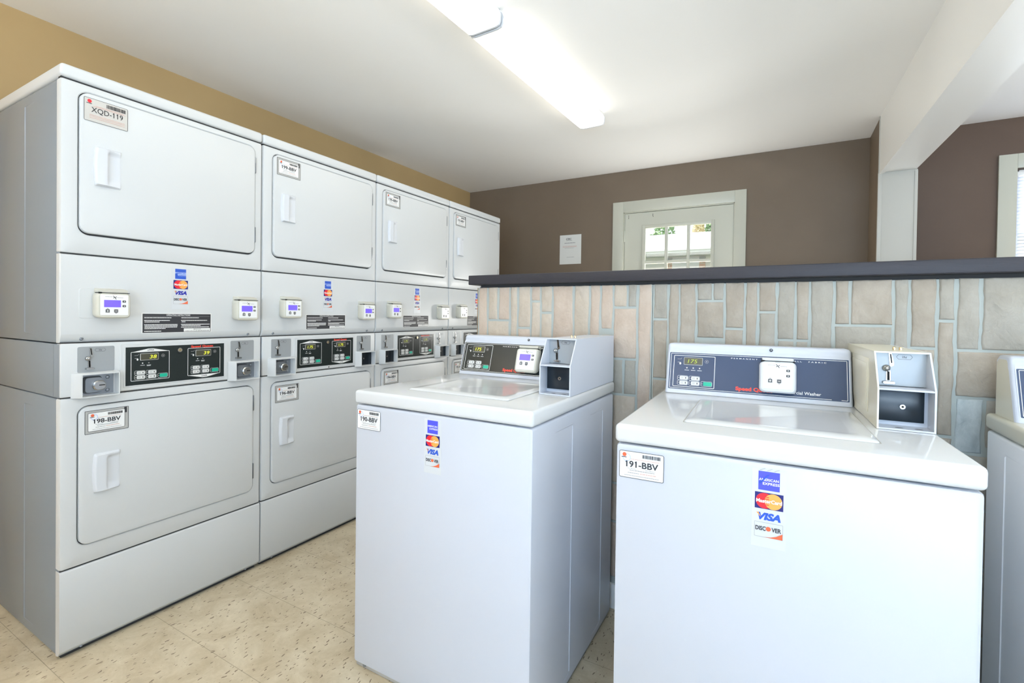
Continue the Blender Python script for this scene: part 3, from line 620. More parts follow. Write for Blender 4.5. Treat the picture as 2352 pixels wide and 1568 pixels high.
# ------------------------------------------------------------------ top-loading washer (canonical: front faces -y)
def make_washer(label, loc, rz, sticker, screen, body='enamel_cool', top='lid', side_con='enamel_cool', seed=1, scratched=False, digits='175', led='led', violet=True, film='black'):
    t = thing('top_load_washer', label, 'washer', loc, rz, 'top-loading washers along the stone half wall')
    w = .652; D = .690
    b = MB(); b.loft([(0, w, .014, .8665, .007, D), (0, w, .014, .8665, .007, .008), (.0015, w - .0015, .0155, .865, .007, .002), (.006, w - .006, .020, .861, .007, 0)], body, seg=3)
    for sx, sg in ((0, -1), (w, 1)):
        for dep in (.277, .568):
            z0, z1 = .045, .824
            b.add([(sx, dep - .0025, z0), (sx, dep + .0025, z0), (sx, dep + .0025, z1), (sx, dep - .0025, z1), (sx + sg * .002, dep, z0 + .004), (sx + sg * .002, dep, z1 - .004)], [[0, 4, 5, 3], [1, 2, 5, 4], [0, 1, 4], [3, 5, 2]], body)
            for zz, dp in ((.828, -.13), (.040, -.12)):
                b.add([(sx, dep + dp, zz - .002), (sx, dep, zz - .002), (sx, dep, zz + .002), (sx, dep + dp, zz + .002), (sx + sg * .0011, dep + dp * .9, zz), (sx + sg * .0011, dep, zz)], [[0, 1, 5, 4], [2, 3, 4, 5], [0, 4, 3]], body)
    cab = b.build('cabinet', t)
    b = MB(); b.box(.006, w - .006, .006, D - .01, .001, .022, 'greyst', .002)
    for xx in (.045, w - .045): b.cyl(xx, .012, .006, .006, .002, 'steel', 12)
    b.build('base', t)
    # top deck with rounded edges and a shallow well round the hatch
    b = MB(); b.box(-.003, w + .003, -.006, D + .012, .8705, .9135, top, .010, 4)
    deck = b.build('top_deck', t)
    b = MB(); x0, x1, y0, y1 = .138, .520, .096, .445; z = .9135
    b.M = Matrix(((1, 0, 0, 0), (0, 0, 1, 0), (0, -1, 0, 0), (0, 0, 0, 1)))   # canonical (x,y,z) -> (x, z, -y): loft rises along +z
    b.loft([(x0 - .003, x1 + .003, y0 - .003, y1 + .003, .008, -z + .002), (x0 - .003, x1 + .003, y0 - .003, y1 + .003, .008, -z - .0004), (x0 - .0012, x1 + .0012, y0 - .0012, y1 + .0012, .007, -z - .0004)], 'lidgap', False, False)
    b.loft([(x0, x1, y0, y1, .007, -z - .0002), (x0, x1, y0, y1, .007, -z - .002), (x0 + .004, x1 - .004, y0 + .006, y1 - .004, .010, -z - .0052), (x0 + .030, x1 - .030, y0 + .045, y1 - .025, .02, -z - .0050), (x0 + .040, x1 - .040, y0 + .055, y1 - .035, .02, -z - .0035)], top, False, True, seg=6)
    b.build('hatch_lid', t, smooth=50)
    # console
    xl, xr, yb, zb, yt, zt = .0128, .5383, .5533, .9138, .6007, 1.0727
    ang = math.atan2(yt - yb, zt - zb); Lc = math.hypot(yt - yb, zt - zb)
    b = MB(); r = .012
    at_ = lambda q, o_: (yb + (yt - yb) * q + o_, zb + (zt - zb) * q)
    prof = [(yb, zb), at_(.865, 0), at_(.885, .0018), at_(.93, .0030), at_(.965, .0008), (yt + .002, zt - .001), (yt + .007, zt + .0040), (yt + .014, zt + .005), (D - .01, zt + .004), (D + .004, zt - .006), (D + .004, zb)]
    n = len(prof); secs = [(xl, .011), (xl + .0012, .006), (xl + .0045, .002), (xl + .011, 0), (xr - .011, 0), (xr - .0045, .002), (xr - .0012, .006), (xr, .011)]
    vs = []; cy, cz = (yt + D) / 2, (zb + zt) / 2
    for xx, ins in secs:
        for (py, pz) in prof:
            vy = py + (ins if py < cy else -ins) * 1.; vz = pz - (ins if pz > cz else 0); vs.append((xx, vy, vz))
    fs = []
    for k in range(len(secs) - 1):
        for i in range(n): j = (i + 1) % n; fs.append([k * n + i, k * n + j, (k + 1) * n + j, (k + 1) * n + i])
    b.add(vs, fs, 'enamel_cool'); b.add(vs[:n], [list(range(n))], side_con); b.add(vs[-n:], [list(range(n))[::-1]], 'enamel_cool')
    con = b.build('console', t, smooth=45)
    M4 = Matrix.Translation((0, yb, zb)) @ Matrix.Rotation(-ang, 4, 'X')     # local z runs up the slanted face
    q = MB(); q.M = M4; q.cyl(.3283, .1590, .0048, 0, -.002, 'gap', 18, dome=.001); q.cyl(.3283, .1590, .0025, -.002, -.0042, 'steel', 12); q.build('screw', con)
    b = MB(); b.M = M4; y = 0.
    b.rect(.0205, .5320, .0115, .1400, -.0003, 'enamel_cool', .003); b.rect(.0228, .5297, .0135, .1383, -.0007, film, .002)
    b.ring(.0268, .5257, .0165, .1353, .002, .0013, -.0011, 'white')
    y2 = -.0007; timer_panel(b, .0368, .1668, .0220, .1288, y2)
    b.text('P E R M A N E N T', .2141, .1250, .0036, y2 - .0005, 'white', .01, 0, .0765); b.text('P R E S S', .304, .1250, .0036, y2 - .0005, 'white', .01, 0, .04)
    b.text('A L L', .3905, .1250, .0036, y2 - .0005, 'white', .01, 0, .0205); b.text('F A B R I C', .4284, .1250, .0036, y2 - .0005, 'white', .01, 0, .0457)
    b.text('Speed Queen', .2294, .0245, .0110, y2 - .0005, 'redink', .045, 0, .103);
    if seed != 4: b.text('Commercial Washer', .3480, .0255, .0092, y2 - .0005, 'white', .01, 0, .112)
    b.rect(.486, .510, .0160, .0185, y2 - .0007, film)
    cp = b.build('control_panel', con, smooth=0)
    panel_controls(con, M4, y2, .0398, .1288, digits, False, three=True, led=led)
    card_reader(t, .3460, .1300, w=.099, h=.1085, d=.030, mat='plastic' if screen != 'lcdw' else 'handle', screen=screen, M4=M4, base_y=-.0008)
    # coin tower
    x0, x1, yf, yft, zs, z1, z0, yr = .5421, .6492, .2611, .3100, 1.0087, 1.0920, .9143, .700
    b = MB(); th = .0035
    side = [(yf, z0), (yf, zs), (yft, z1), (yr, z1), (yr, z0)]
    for xa, xb, mt in ((x0, x0 + th, side_con if side_con != 'enamel_cool' else 'enamel_cool'), (x1 - th, x1, 'enamel_cool')): b.prism(side, xa, xb, mt)
    b.prism([(yft, z1 - th), (yft, z1), (yr, z1), (yr, z1 - th)], x0 + th, x1 - th, side_con); b.box(x0 + th, x1 - th, yf, yr, z0, z0 + th, 'enamel_cool'); b.box(x0 + th, x1 - th, yf, yf + .055, zs - .004, zs, 'enamel_cool', .001)
    b.box(x0 + th, x1 - th, yft + .022, yr, zs, z1 - th, 'enamel_cool'); b.box(x0 + th, x1 - th, yf + .050, yr, z0 + th, zs - .004, 'enamel_cool')
    if side_con != 'enamel_cool':   # pressed side panel
        b.box(x0 - .0012, x0, yft + .06, yr - .05, z0 + .02, z1 - .022, side_con, .0005)
        b.box(x0 - .0024, x0 - .0012, yft + .075, yr - .065, z0 + .035, z1 - .035, side_con, .0005)
    for xx in (x0 + .044, x0 + .080):
        b.add([(xx + .008 * math.cos(PI * i / 8), yf + .012 + .006 * math.sin(PI * i / 8), z0 + th + .0006) for i in range(9)], [list(range(9))], 'ink')
    ct = b.build('coin_tower', t)
    q = MB(); q.box(x0 + th, x1 - th, yft + .018, yft + .022, zs, z1 - th, 'grey'); p = q.build('coin_plate', ct); coin_slot(p, x0 + .0335, z1 - .005, yft + .018, .95)
    q = MB(); q.box(x0 + .0085, x1 - .012, yf + .040, yf + .050, z0 + .014, zs - .006, 'boxdark', .001); q.build('coin_door', ct)
    q = MB(); q.cyl((x0 + x1) / 2 + .001, z0 + .0495, .0055, yf + .040, yf + .036, 'metal', 20); q.disc((x0 + x1) / 2 + .001, z0 + .0495, .0024, yf + .0356, 'dark'); q.build('lock', ct)
    q = MB(); q.M = Matrix(((1, 0, 0, 0), (0, 0, 1, 0), (0, -1, 0, 0), (0, 0, 0, 1))); q.cyl(x0 + .055, yft + .085, .0035, -z1, -z1 - .006, 'brass', 12, dome=.002); q.cyl(x0 + .068, yft + .085, .0035, -z1, -z1 - .006, 'brass', 12, dome=.002); q.build('top_screw', ct)
    # front stickers
    if sticker: id_sticker(cab, .008, .110, .789, .852, 0., sticker, 'plain', seed)
    card_logos(cab, .2945, .850, 0., violet=violet, scratched=scratched)
    return t

make_washer('white top-loading washer in the middle, 190-BBV sticker, nearest the dryers', (.8407, .4879, 0), .0018, '190-BBV', 'lcd', seed=4, violet=True)
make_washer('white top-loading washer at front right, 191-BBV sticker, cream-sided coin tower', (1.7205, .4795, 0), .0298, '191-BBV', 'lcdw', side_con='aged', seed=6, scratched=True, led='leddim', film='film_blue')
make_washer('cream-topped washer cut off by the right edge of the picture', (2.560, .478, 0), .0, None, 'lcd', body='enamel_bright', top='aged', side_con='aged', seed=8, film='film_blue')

# ------------------------------------------------------------------ room shell
XL, XR, YB, YF, H = -.93, 4.75, 3.70, -2.70, 2.497
sbox('floor', XL - .1, XR + .1, YF - .1, YB + .12, -.08, 0, 'floor')
sbox('ceiling', XL - .1, XR + .1, YF - .1, YB + .12, H, H + .08, 'ceiling')
sbox('wall_left', XL - .1, XL, YF - .1, YB + .12, 0, H, 'tan')
GY0, GY1, GZ0, GZ1 = -2.1, 1.0, .80, 2.10
b = MB()
for y0, y1, z0, z1 in ((YF - .1, GY0, 0, H), (GY0, GY1, GZ1, H), (GY0, GY1, 0, GZ0), (GY1, 1.7, 0, H), (1.7, 3.0, 2.10, H), (1.7, 3.0, 0, .95), (3.0, YB + .12, 0, H)): b.box(XR, XR + .1, y0, y1, z0, z1, 'wall')
struct(b.build('wall_right', smooth=0))
# back wall with door and window openings
DX0, DX1, DZ1 = .782, 1.709, 2.118; WX0, WX1, WZ0, WZ1 = 3.375, 4.275, .95, 2.165
b = MB(); bx = lambda x0, x1, z0, z1: b.box(x0, x1, YB, YB + .12, z0, z1, 'wall')
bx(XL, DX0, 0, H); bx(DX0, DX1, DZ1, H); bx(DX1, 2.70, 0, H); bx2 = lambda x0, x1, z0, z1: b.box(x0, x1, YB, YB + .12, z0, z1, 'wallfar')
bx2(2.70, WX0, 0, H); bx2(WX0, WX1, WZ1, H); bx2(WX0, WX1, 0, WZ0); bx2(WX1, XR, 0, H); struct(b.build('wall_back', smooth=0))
# front wall behind the viewer, with a wide shop window
FX0, FX1, FZ0, FZ1 = 1.5, 4.25, .35, 2.15
b = MB(); bx = lambda x0, x1, z0, z1: b.box(x0, x1, YF - .12, YF, z0, z1, 'wall')
HX0, HX1, HZ0, HZ1 = -.70, 1.10, 1.75, 2.25
bx(XL, HX0, 0, H); bx(HX0, HX1, HZ1, H); bx(HX0, HX1, 0, HZ0); bx(HX1, FX0, 0, H); bx(FX0, FX1, FZ1, H); bx(FX0, FX1, 0, FZ0); bx(FX1, XR, 0, H); struct(b.build('wall_front', smooth=0))
b = MB()
for x0, x1, z0, z1 in ((FX0, FX0 + .05, FZ0, FZ1), (FX1 - .05, FX1, FZ0, FZ1), (FX0, FX1, FZ1 - .05, FZ1), (FX0, FX1, FZ0, FZ0 + .05), ((FX0 + FX1) / 2 - .025, (FX0 + FX1) / 2 + .025, FZ0, FZ1)): b.box(x0, x1, YF - .10, YF - .04, z0, z1, 'trim')
w1 = struct(b.build('window_1'))
b = MB()
for y0, y1, z0, z1 in ((GY0, GY0 + .05, GZ0, GZ1), (GY1 - .05, GY1, GZ0, GZ1), (GY0, GY1, GZ1 - .05, GZ1), (GY0, GY1, GZ0, GZ0 + .05), ((GY0 + GY1) / 2 - .025, (GY0 + GY1) / 2 + .025, GZ0, GZ1)): b.box(XR + .03, XR + .09, y0, y1, z0, z1, 'trim')
w3_ = struct(b.build('window_3'))  # unseen window added to hold the side fill lamps
b = MB()
for y0, y1, z0, z1 in ((1.7, 1.75, .95, 2.1), (2.95, 3.0, .95, 2.1), (1.7, 3.0, 2.05, 2.1), (1.7, 3.0, .95, 1.0)): b.box(XR + .03, XR + .09, y0, y1, z0, z1, 'trim')
struct(b.build('window_5'))  # unseen window added for the far-side fill lamp
w4_ = MB()
for x0, x1, z0, z1 in ((HX0, HX0 + .04, HZ0, HZ1), (HX1 - .04, HX1, HZ0, HZ1), (HX0, HX1, HZ1 - .04, HZ1), (HX0, HX1, HZ0, HZ0 + .04)): w4_.box(x0, x1, YF - .10, YF - .06, z0, z1, 'trim')
w4_ = struct(w4_.build('window_4'))  # unseen high window, added to hold a ceiling fill lamp
b = MB(); b.box(XR + .058, XR + .062, GY0 + .05, GY1 - .05, GZ0 + .05, GZ1 - .05, 'glass'); b.build('window_pane', w3_)
b = MB(); b.box(FX0 + .05, FX1 - .05, YF - .072, YF - .068, FZ0 + .05, FZ1 - .05, 'glass'); b.build('window_pane', w1)

# door in the back wall
b = MB(); y0, y1 = YB - .018, YB
for x0, x1, z0, z1 in ((.684, .782, 0, 2.214), (1.709, 1.7955, 0, 2.214), (.782, 1.709, 2.118, 2.214)): b.box(x0, x1, y0, y1 - .0005, z0, z1, 'door', .002)
for x0, x1, z0, z1 in ((.782, .790, 0, 2.118), (1.701, 1.709, 0, 2.118), (.782, 1.709, 2.110, 2.118)): b.box(x0, x1, YB, YB + .11, z0, z1, 'door')
door = struct(b.build('door_1'))
b = MB(); sx0, sx1, sz0, sz1 = .793, 1.699, .01, 2.106; gx0, gx1, gz0, gz1 = .975, 1.533, 1.035, 1.965; ys0, ys1 = YB + .006, YB + .046
for x0, x1, z0, z1 in ((sx0, gx0, sz0, sz1), (gx1, sx1, sz0, sz1), (gx0, gx1, gz1, sz1), (gx0, gx1, sz0, gz0)): b.box(x0, x1, ys0, ys1, z0, z1, 'door')
for x0, x1, z0, z1 in ((gx0 - .026, gx0 + .004, gz0 - .026, gz1 + .026), (gx1 - .004, gx1 + .024, gz0 - .026, gz1 + .026), (gx0, gx1, gz1 - .002, gz1 + .026), (gx0, gx1, gz0 - .026, gz0 + .002)): b.box(x0, x1, ys0 - .009, ys0, z0, z1, 'door', .003)
for xm in (1.1605, 1.3465): b.box(xm - .010, xm + .010, ys0 - .004, ys1, gz0, gz1, 'door')
for zm in (1.655, 1.345): b.box(gx0, gx1, ys0 - .0025, ys1 - .0015, zm - .010, zm + .010, 'door')
for i, (dx, dz) in enumerate(((.826, 2.085), (.826, 2.073), (.826, 2.062), (1.044, 2.083), (1.044, 2.073), (1.046, 2.063))): b.disc(dx, dz, .0035, ys0 - .0005, 'dark', 10)
slab = b.build('door_slab', door)
b = MB(); b.box(gx0, gx1, YB + .024, YB + .028, gz0, gz1, 'glass'); b.build('window_pane', slab)
for zz in (1.90, 1.05, .25):
    q = MB(); q.box(.783, .797, YB - .004, YB + .008, zz - .05, zz + .05, 'door', .002); q.build('hinge', slab)
q = MB(); q.cyl(1.635, .98, .026, ys0, ys0 - .008, 'brass', 20); q.cyl(1.635, .98, .024, ys0 - .03, ys0 - .055, 'brass', 20, dome=.008); q.cyl(1.635, .98, .01, ys0 - .008, ys0 - .03, 'brass', 12); q.build('door_knob', slab)

# window with blind in the back wall of the far room
b = MB()
for x0, x1, z0, z1 in ((3.285, 3.375, WZ0 - .09, 2.257), (4.275, 4.365, WZ0 - .09, 2.257), (3.375, 4.275, 2.165, 2.257), (3.375, 4.275, WZ0 - .09, WZ0)): b.box(x0, x1, YB - .020, YB - .0005, z0, z1, 'door', .002)
for x0, x1, z0, z1 in ((WX0, WX0 + .03, WZ0, WZ1), (WX1 - .03, WX1, WZ0, WZ1), (WX0, WX1, WZ0, WZ0 + .03), (WX0, WX1, WZ1 - .03, WZ1), (WX0, WX1, 1.53, 1.57)): b.box(x0, x1, YB + .06, YB + .10, z0, z1, 'trim')
w2 = struct(b.build('window_2'))
b = MB(); b.box(WX0 + .03, WX1 - .03, YB + .078, YB + .082, WZ0 + .03, WZ1 - .03, 'glass'); b.build('window_pane', w2)
bl = thing('window_blind', 'white slatted mini blind lowered in the window at the far right', 'blind', (0, 0, WZ0))
b = MB(); b.box(WX0 + .006, WX1 - .006, YB + .012, YB + .040, WZ1 - .045 - WZ0, WZ1 - .018 - WZ0, 'trim', .002); b.build('head_rail', bl)
b = MB(); z = 2.105
while z > WZ0 + .03:
    vs = []
    for k in range(5):
        a = (k / 4 - .5); yy = YB + .026 + a * .018; zz = z - WZ0 + a * -.0165 + .0016 * (1 - 4 * a * a)
        vs += [(WX0 + .006, yy, zz), (WX1 - .006, yy, zz)]
    b.add(vs, [[2 * k, 2 * k + 1, 2 * k + 3, 2 * k + 2] for k in range(4)], 'slat'); z -= .0219
b.build('slats', bl)
b = MB(); b.box(WX0 + .006, WX1 - .006, YB + .016, YB + .036, .004, .018, 'trim', .002); b.build('bottom_rail', bl)
b = MB(); b.box(WX0 + .10, WX0 + .102, YB + .012, YB + .0135, .01, WZ1 - .03 - WZ0, 'trim'); b.box(WX1 - .12, WX1 - .118, YB + .012, YB + .0135, .01, WZ1 - .03 - WZ0, 'trim'); b.build('cord', bl)

# cased opening between the two rooms: wall end, casing and boxed beam
b = MB(); b.box(2.601, 2.790, 3.30, YB, 0, H, 'wall'); struct(b.build('wall_center', smooth=0))
b = MB(); b.box(2.594, 2.797, 3.280, 3.300, 0, 2.13, 'post', .002); b.box(2.594, 2.614, 3.276, 3.2805, 0, H, 'post', .0015); b.box(2.780, 2.797, 3.276, 3.2805, 0, 2.12, 'post', .0015); struct(b.build('trim_2'))
b = MB()
def slab_pts(xa0, xa1, ya, xb0, xb1, yb, z0, z1, mat):
    b.add([(xa0, ya, z0), (xa1, ya, z0), (xb1, yb, z0), (xb0, yb, z0), (xa0, ya, z1), (xa1, ya, z1), (xb1, yb, z1), (xb0, yb, z1)], [[0, 1, 2, 3], [4, 7, 6, 5], [0, 4, 5, 1], [1, 5, 6, 2], [2, 6, 7, 3], [3, 7, 4, 0]], mat)
bo = .0215     # run of the beam per metre
xs = lambda y: 2.600 + (3.28 - y) * bo
YE = YF
slab_pts(xs(YE) + .018, xs(YE) + .205, YE, xs(3.30) + .018, xs(3.30) + .19, 3.30, 2.130, H, 'trim')
slab_pts(xs(YE), xs(YE) + .020, YE, xs(3.28), xs(3.28) + .020, 3.28, 2.120, H, 'trim')
slab_pts(xs(YE) + .018, xs(YE) + .030, YE, xs(3.28) + .018, xs(3.28) + .030, 3.28, 2.126, 2.131, 'trim')
struct(b.build('trim_3', smooth=0))

# ------------------------------------------------------------------ stone-faced half wall
PX0, PX1, PY = .822, 4.75, 1.235
b = MB(); b.box(PX0, PX1, PY + .014, PY + .13, 0, 1.296, 'mortar'); b.box(PX0 + .001, 1.6245, PY, PY + .015, .0, 1.2905, 'mortar'); b.box(1.6262, PX1, PY + .001, PY + .015, .0, 1.2905, 'mortar')
b.box(PX0 + .01, PX1, PY + .008, PY + .12, 1.288, 1.3036, 'gap'); b.box(PX0 - .0015, PX0 + .0005, PY - .002, PY + .012, .0, 1.291, 'board')
rnd = random.Random(11); ZT = 1.2915
def stone(x0, x1, z0, z1, mat):
    g = .0042; x0 += g; x1 -= g; z0 += g; z1 -= (g if z1 < ZT - .001 else 0)
    if x1 - x0 < .01 or z1 - z0 < .01: return
    n = 6; jit = .0011; vs = []
    out = []
    def edge(a, c, k):
        ph = rnd.uniform(0, 6)
        for i in range(k):
            t = i / k; wv = .0016 * math.sin(t * (c[0] - a[0] + c[1] - a[1]) * 26 + ph); out.append((a[0] + (c[0] - a[0]) * t + rnd.uniform(-jit, jit) + (wv if abs(c[0] - a[0]) < 1e-6 else 0), a[1] + (c[1] - a[1]) * t + rnd.uniform(-jit, jit) * .6))
    kz = max(3, int((z1 - z0) / .018)); kx = max(2, int((x1 - x0) / .018))
    edge((x0, z0), (x1, z0), kx); edge((x1, z0), (x1, z1), kz); edge((x1, z1), (x0, z1), kx); edge((x0, z1), (x0, z0), kz)
    m_ = len(out); cx, cz = (x0 + x1) / 2, (z0 + z1) / 2; d1 = rnd.uniform(.002, .0038)
    def shr(p, s): return (cx + (p[0] - cx) * (1 - s / max(x1 - x0, .01) * 2), cz + (p[1] - cz) * (1 - s / max(z1 - z0, .01) * 2))
    r0 = out; r1 = [shr(p, .0015) for p in out]; r2 = [shr(p, .005) for p in out]
    vs = [(p[0], PY + .001, p[1]) for p in r0] + [(p[0], PY - d1 * .7, p[1]) for p in r1] + [(p[0], PY - d1 - rnd.uniform(0, .0012), p[1]) for p in r2]
    fs = []
    for k in (0, 1):
        for i in range(m_): j = (i + 1) % m_; fs.append([k * m_ + i, k * m_ + j, (k + 1) * m_ + j, (k + 1) * m_ + i])
    fs.append([2 * m_ + i for i in range(m_)]); b.add(vs, fs, mat)
S1 = ('stone1', 'stone2')
def column(x0, x1, cuts, mats=S1):
    zs = [ZT] + cuts
    z = cuts[-1] if cuts else ZT
    while z > .12: z -= rnd.uniform(.16, .42); zs.append(max(z, .09))
    for a, c in zip(zs[:-1], zs[1:]):
        if a - c > .02: stone(x0, x1, c, a, rnd.choice(mats))
column(.824, .877, [.95]); stone(.877, .933, 1.142, ZT, 'stone1'); stone(.933, .995, 1.142, ZT, 'stone2'); stone(.877, .995, .88, 1.142, 'stone1')
for a, c, cuts in ((.995, 1.035, [.9]), (1.035, 1.101, [1.110, .86]), (1.101, 1.149, [1.227, .9]), (1.149, 1.204, [1.178, .87]), (1.204, 1.301, [.93]), (1.301, 1.371, [.9]), (1.371, 1.418, [.85]), (1.418, 1.471, [1.113, 1.096, .857, .60, .346])): column(a, c, cuts)
stone(1.471, 1.527, 1.202, ZT, 'stone1'); stone(1.527, 1.568, 1.202, ZT, 'stone3'); stone(1.471, 1.568, .998, 1.202, 'stone2'); stone(1.471, 1.515, .857, .998, 'stone3'); stone(1.515, 1.568, .857, .998, 'stone3'); stone(1.471, 1.568, .50, .857, 'stone1'); stone(1.471, 1.568, .346, .50, 'stone2'); stone(1.471, 1.568, .12, .346, 'stone2')
column(1.568, 1.6245, [.80], ('stone2',))
for a, c, cuts, mt in ((1.6265, 1.684, [1.158, .93], ('stone4', 'stone3')), (1.684, 1.724, [.9], ('stone4',)), (1.724, 1.784, [.9], ('stone4',))): column(a, c, cuts, mt)
stone(1.784, 1.839, 1.227, ZT, 'stone3'); stone(1.839, 1.880, 1.227, ZT, 'stone3'); stone(1.784, 1.880, 1.090, 1.227, 'stone4'); column(1.784, 1.880, [1.08], S1) if False else stone(1.784, 1.880, .86, 1.078, 'stone4')
M3 = ('stone4', 'stone3')
for a, c, cuts in ((1.880, 1.945, [1.128, .9]), (1.945, 1.986, [.95]), (1.986, 2.043, [1.188, .9]), (2.043, 2.098, [1.094, .9]), (2.098, 2.139, [1.094, .9]), (2.139, 2.205, [.95])): column(a, c, cuts, M3)
stone(2.205, 2.248, 1.148, ZT, 'stone4'); stone(2.248, 2.358, 1.148, ZT, 'stone4'); stone(2.205, 2.358, .98, 1.148, 'stone3'); stone(2.205, 2.358, .8, .98, 'stone4')
for a, c, cuts in ((2.358, 2.397, [.9]), (2.397, 2.462, [1.083, .8, .55]), (2.462, 2.504, [1.166, .823])): column(a, c, cuts, M3)
stone(2.504, 2.558, 1.081, ZT, 'stone3'); stone(2.558, 2.690, 1.081, ZT, 'stone3'); stone(2.504, 2.690, .943, 1.081, 'stone4'); stone(2.504, 2.570, .78, .943, 'rough'); stone(2.570, 2.640, .80, .943, 'stone3')
column(2.504, 2.690, [.78], ('stone3',)) if False else None
for z0, z1 in ((.62, .78), (.45, .62), (.25, .45), (.12, .25)): stone(2.504, 2.690, z0, z1, 'stone3')
x = 2.690
while x < PX1 - .05:
    wd = min(rnd.choice((.05, .065, .09, .13)), PX1 - x); column(x, x + wd, [rnd.uniform(.9, 1.15)], M3); x += wd
struct(b.build('wall_partition', smooth=45))
b = MB(); b.box(.790, PX1, 1.199, PY + .17, 1.3035, 1.3465, 'cap', .004, 3); struct(b.build('trim_1'))
sbox('baseboard_partition', PX0, PX1, PY - .012, PY + .001, .0, .098, 'trim', .002)
for n, a in (('baseboard_back', (XL, .684, YB - .014, YB)), ('baseboard_back', (1.7955, 2.60, YB - .014, YB)), ('baseboard_far', (2.79, XR, YB - .014, YB))): sbox(n, a[0], a[1], a[2], a[3], 0, .09, 'trim', .002)

# notice on the back wall
nt_ = MB(); y = YB - .0015; nt_.box(.148, .371, YB - .0015, YB - .0003, 1.669, 1.953, 'notice'); rn = random.Random(2)
nt_.text('CSC', .214, 1.906, .0155, y - .0005, 'ink', .03, .15, .056); nt_.fuzz(.216, .276, 1.897, .004, y - .0005, 'inkgrey', rn)
nt_.fuzz(.198, .310, 1.871, .006, y - .0005, 'inkgrey', rn)
for z in (1.842, 1.834): nt_.fuzz(.180, .325, z, .0035, y - .0005, 'pinkink', rn)
nt_.fuzz(.20, .30, 1.824, .0035, y - .0005, 'greyst', rn); nt_.fuzz(.222, .30, 1.735, .004, y - .0005, 'greyst', rn)
tag(nt_.build('notice', smooth=0), 'white printed notice sheet taped to the brown wall left of the door', 'notice')

# ------------------------------------------------------------------ ceiling fluorescent fixtures
def fixture(label, yc, xc):
    t = thing('ceiling_light', label, 'ceiling light', (xc, yc, H), math.radians(-2.3), 'fluorescent fixtures end to end')
    Lh = .617
    def prof_mesh(prof, y0, y1, mat, b, caps=True):
        n = len(prof); vs = [(x, y0, z) for x, z in prof] + [(x, y1, z) for x, z in prof]
        b.add(vs, [[i, (i + 1) % n, n + (i + 1) % n, n + i] for i in range(n)] + ([list(range(n)), [n + i for i in range(n)][::-1]] if caps else []), mat)
    b = MB(); prof_mesh([(-.074, -.001), (.074, -.001), (.074, -.014), (-.074, -.014)], -Lh, Lh, 'trim', b); b.build('housing', t, smooth=0)
    b = MB(); pr = [(-.080, -.012), (.080, -.012), (.088, -.030), (.086, -.060), (.080, -.074), (.060, -.079), (-.060, -.079), (-.080, -.074), (-.086, -.060), (-.088, -.030)]
    n_ = len(pr); y0, y1 = -Lh + .006, Lh - .006
    V_ = [(x, y0, z) for x, z in pr] + [(x, y1, z) for x, z in pr]
    b.add(V_, [[i, (i + 1) % n_, n_ + (i + 1) % n_, n_ + i] for i in (4, 5, 6)], 'lens'); b.add(V_, [[i, (i + 1) % n_, n_ + (i + 1) % n_, n_ + i] for i in (0, 1, 2, 3, 7, 8, 9)], 'lensside'); b.build('lens', t, smooth=0)
    for y0, y1 in ((-Lh, -Lh + .008), (Lh - .008, Lh)):
        b = MB(); pr2 = [(x * 1.015, z - (.0012 if z < -.02 else 0)) for x, z in pr]; prof_mesh(pr2, y0, y1, 'handle', b); b.build('end_cap', t, smooth=0)
    return t
fixture('far fluorescent ceiling light, its whole length in view', 1.782, .9165)
fixture('near fluorescent ceiling light, cut off by the top edge of the picture', .538, .8665)

# ------------------------------------------------------------------ outside, seen through the door panes
g = MB(); g.box(-20, 26, YB + .13, 34, -.5, -.12, 'grass'); go = g.build('ground'); struct(go)
hs = thing('house', 'low pale house with white roof across the yard, seen through the door panes', 'building', (0, 12, -.12))
b = MB(); b.box(-9, 9, 0, 5, 0, 2.84, 'siding'); b.build('wall', hs)
b = MB(); b.prism([(-.7, 2.90), (2.6, 3.84), (5.9, 2.90)], -9.6, 9.6, 'roof'); b.build('roof', hs, smooth=0)
b = MB(); b.box(-9.6, 9.6, -.72, -.66, 2.83, 2.93, 'fascia'); b.box(-9.6, 9.6, -.80, -.72, 2.87, 2.92, 'fascia', .01); b.box(-9.6, 9.6, -.66, 0, 2.82, 2.84, 'soffit'); b.build('fascia', hs)
for xw in (-6.6, -3.4, -.385, 2.4, 5.4):
    b = MB(); b.box(xw, xw + .65, -.04, .02, 1.0, 2.77, 'fascia', .01); wf = b.build('window', hs)
    b = MB(); b.box(xw + .05, xw + .60, -.05, -.035, 1.08, 2.50, 'winout'); b.build('pane', wf)
    for xa in (xw - .14, xw + .65):
        b = MB(); b.box(xa, xa + .14, -.03, .02, .2, 2.72, 'brick'); b.box(xa, xa + .14, -.035, .02, 2.72, 2.80, 'soffit'); b.build('brick_pier', hs)
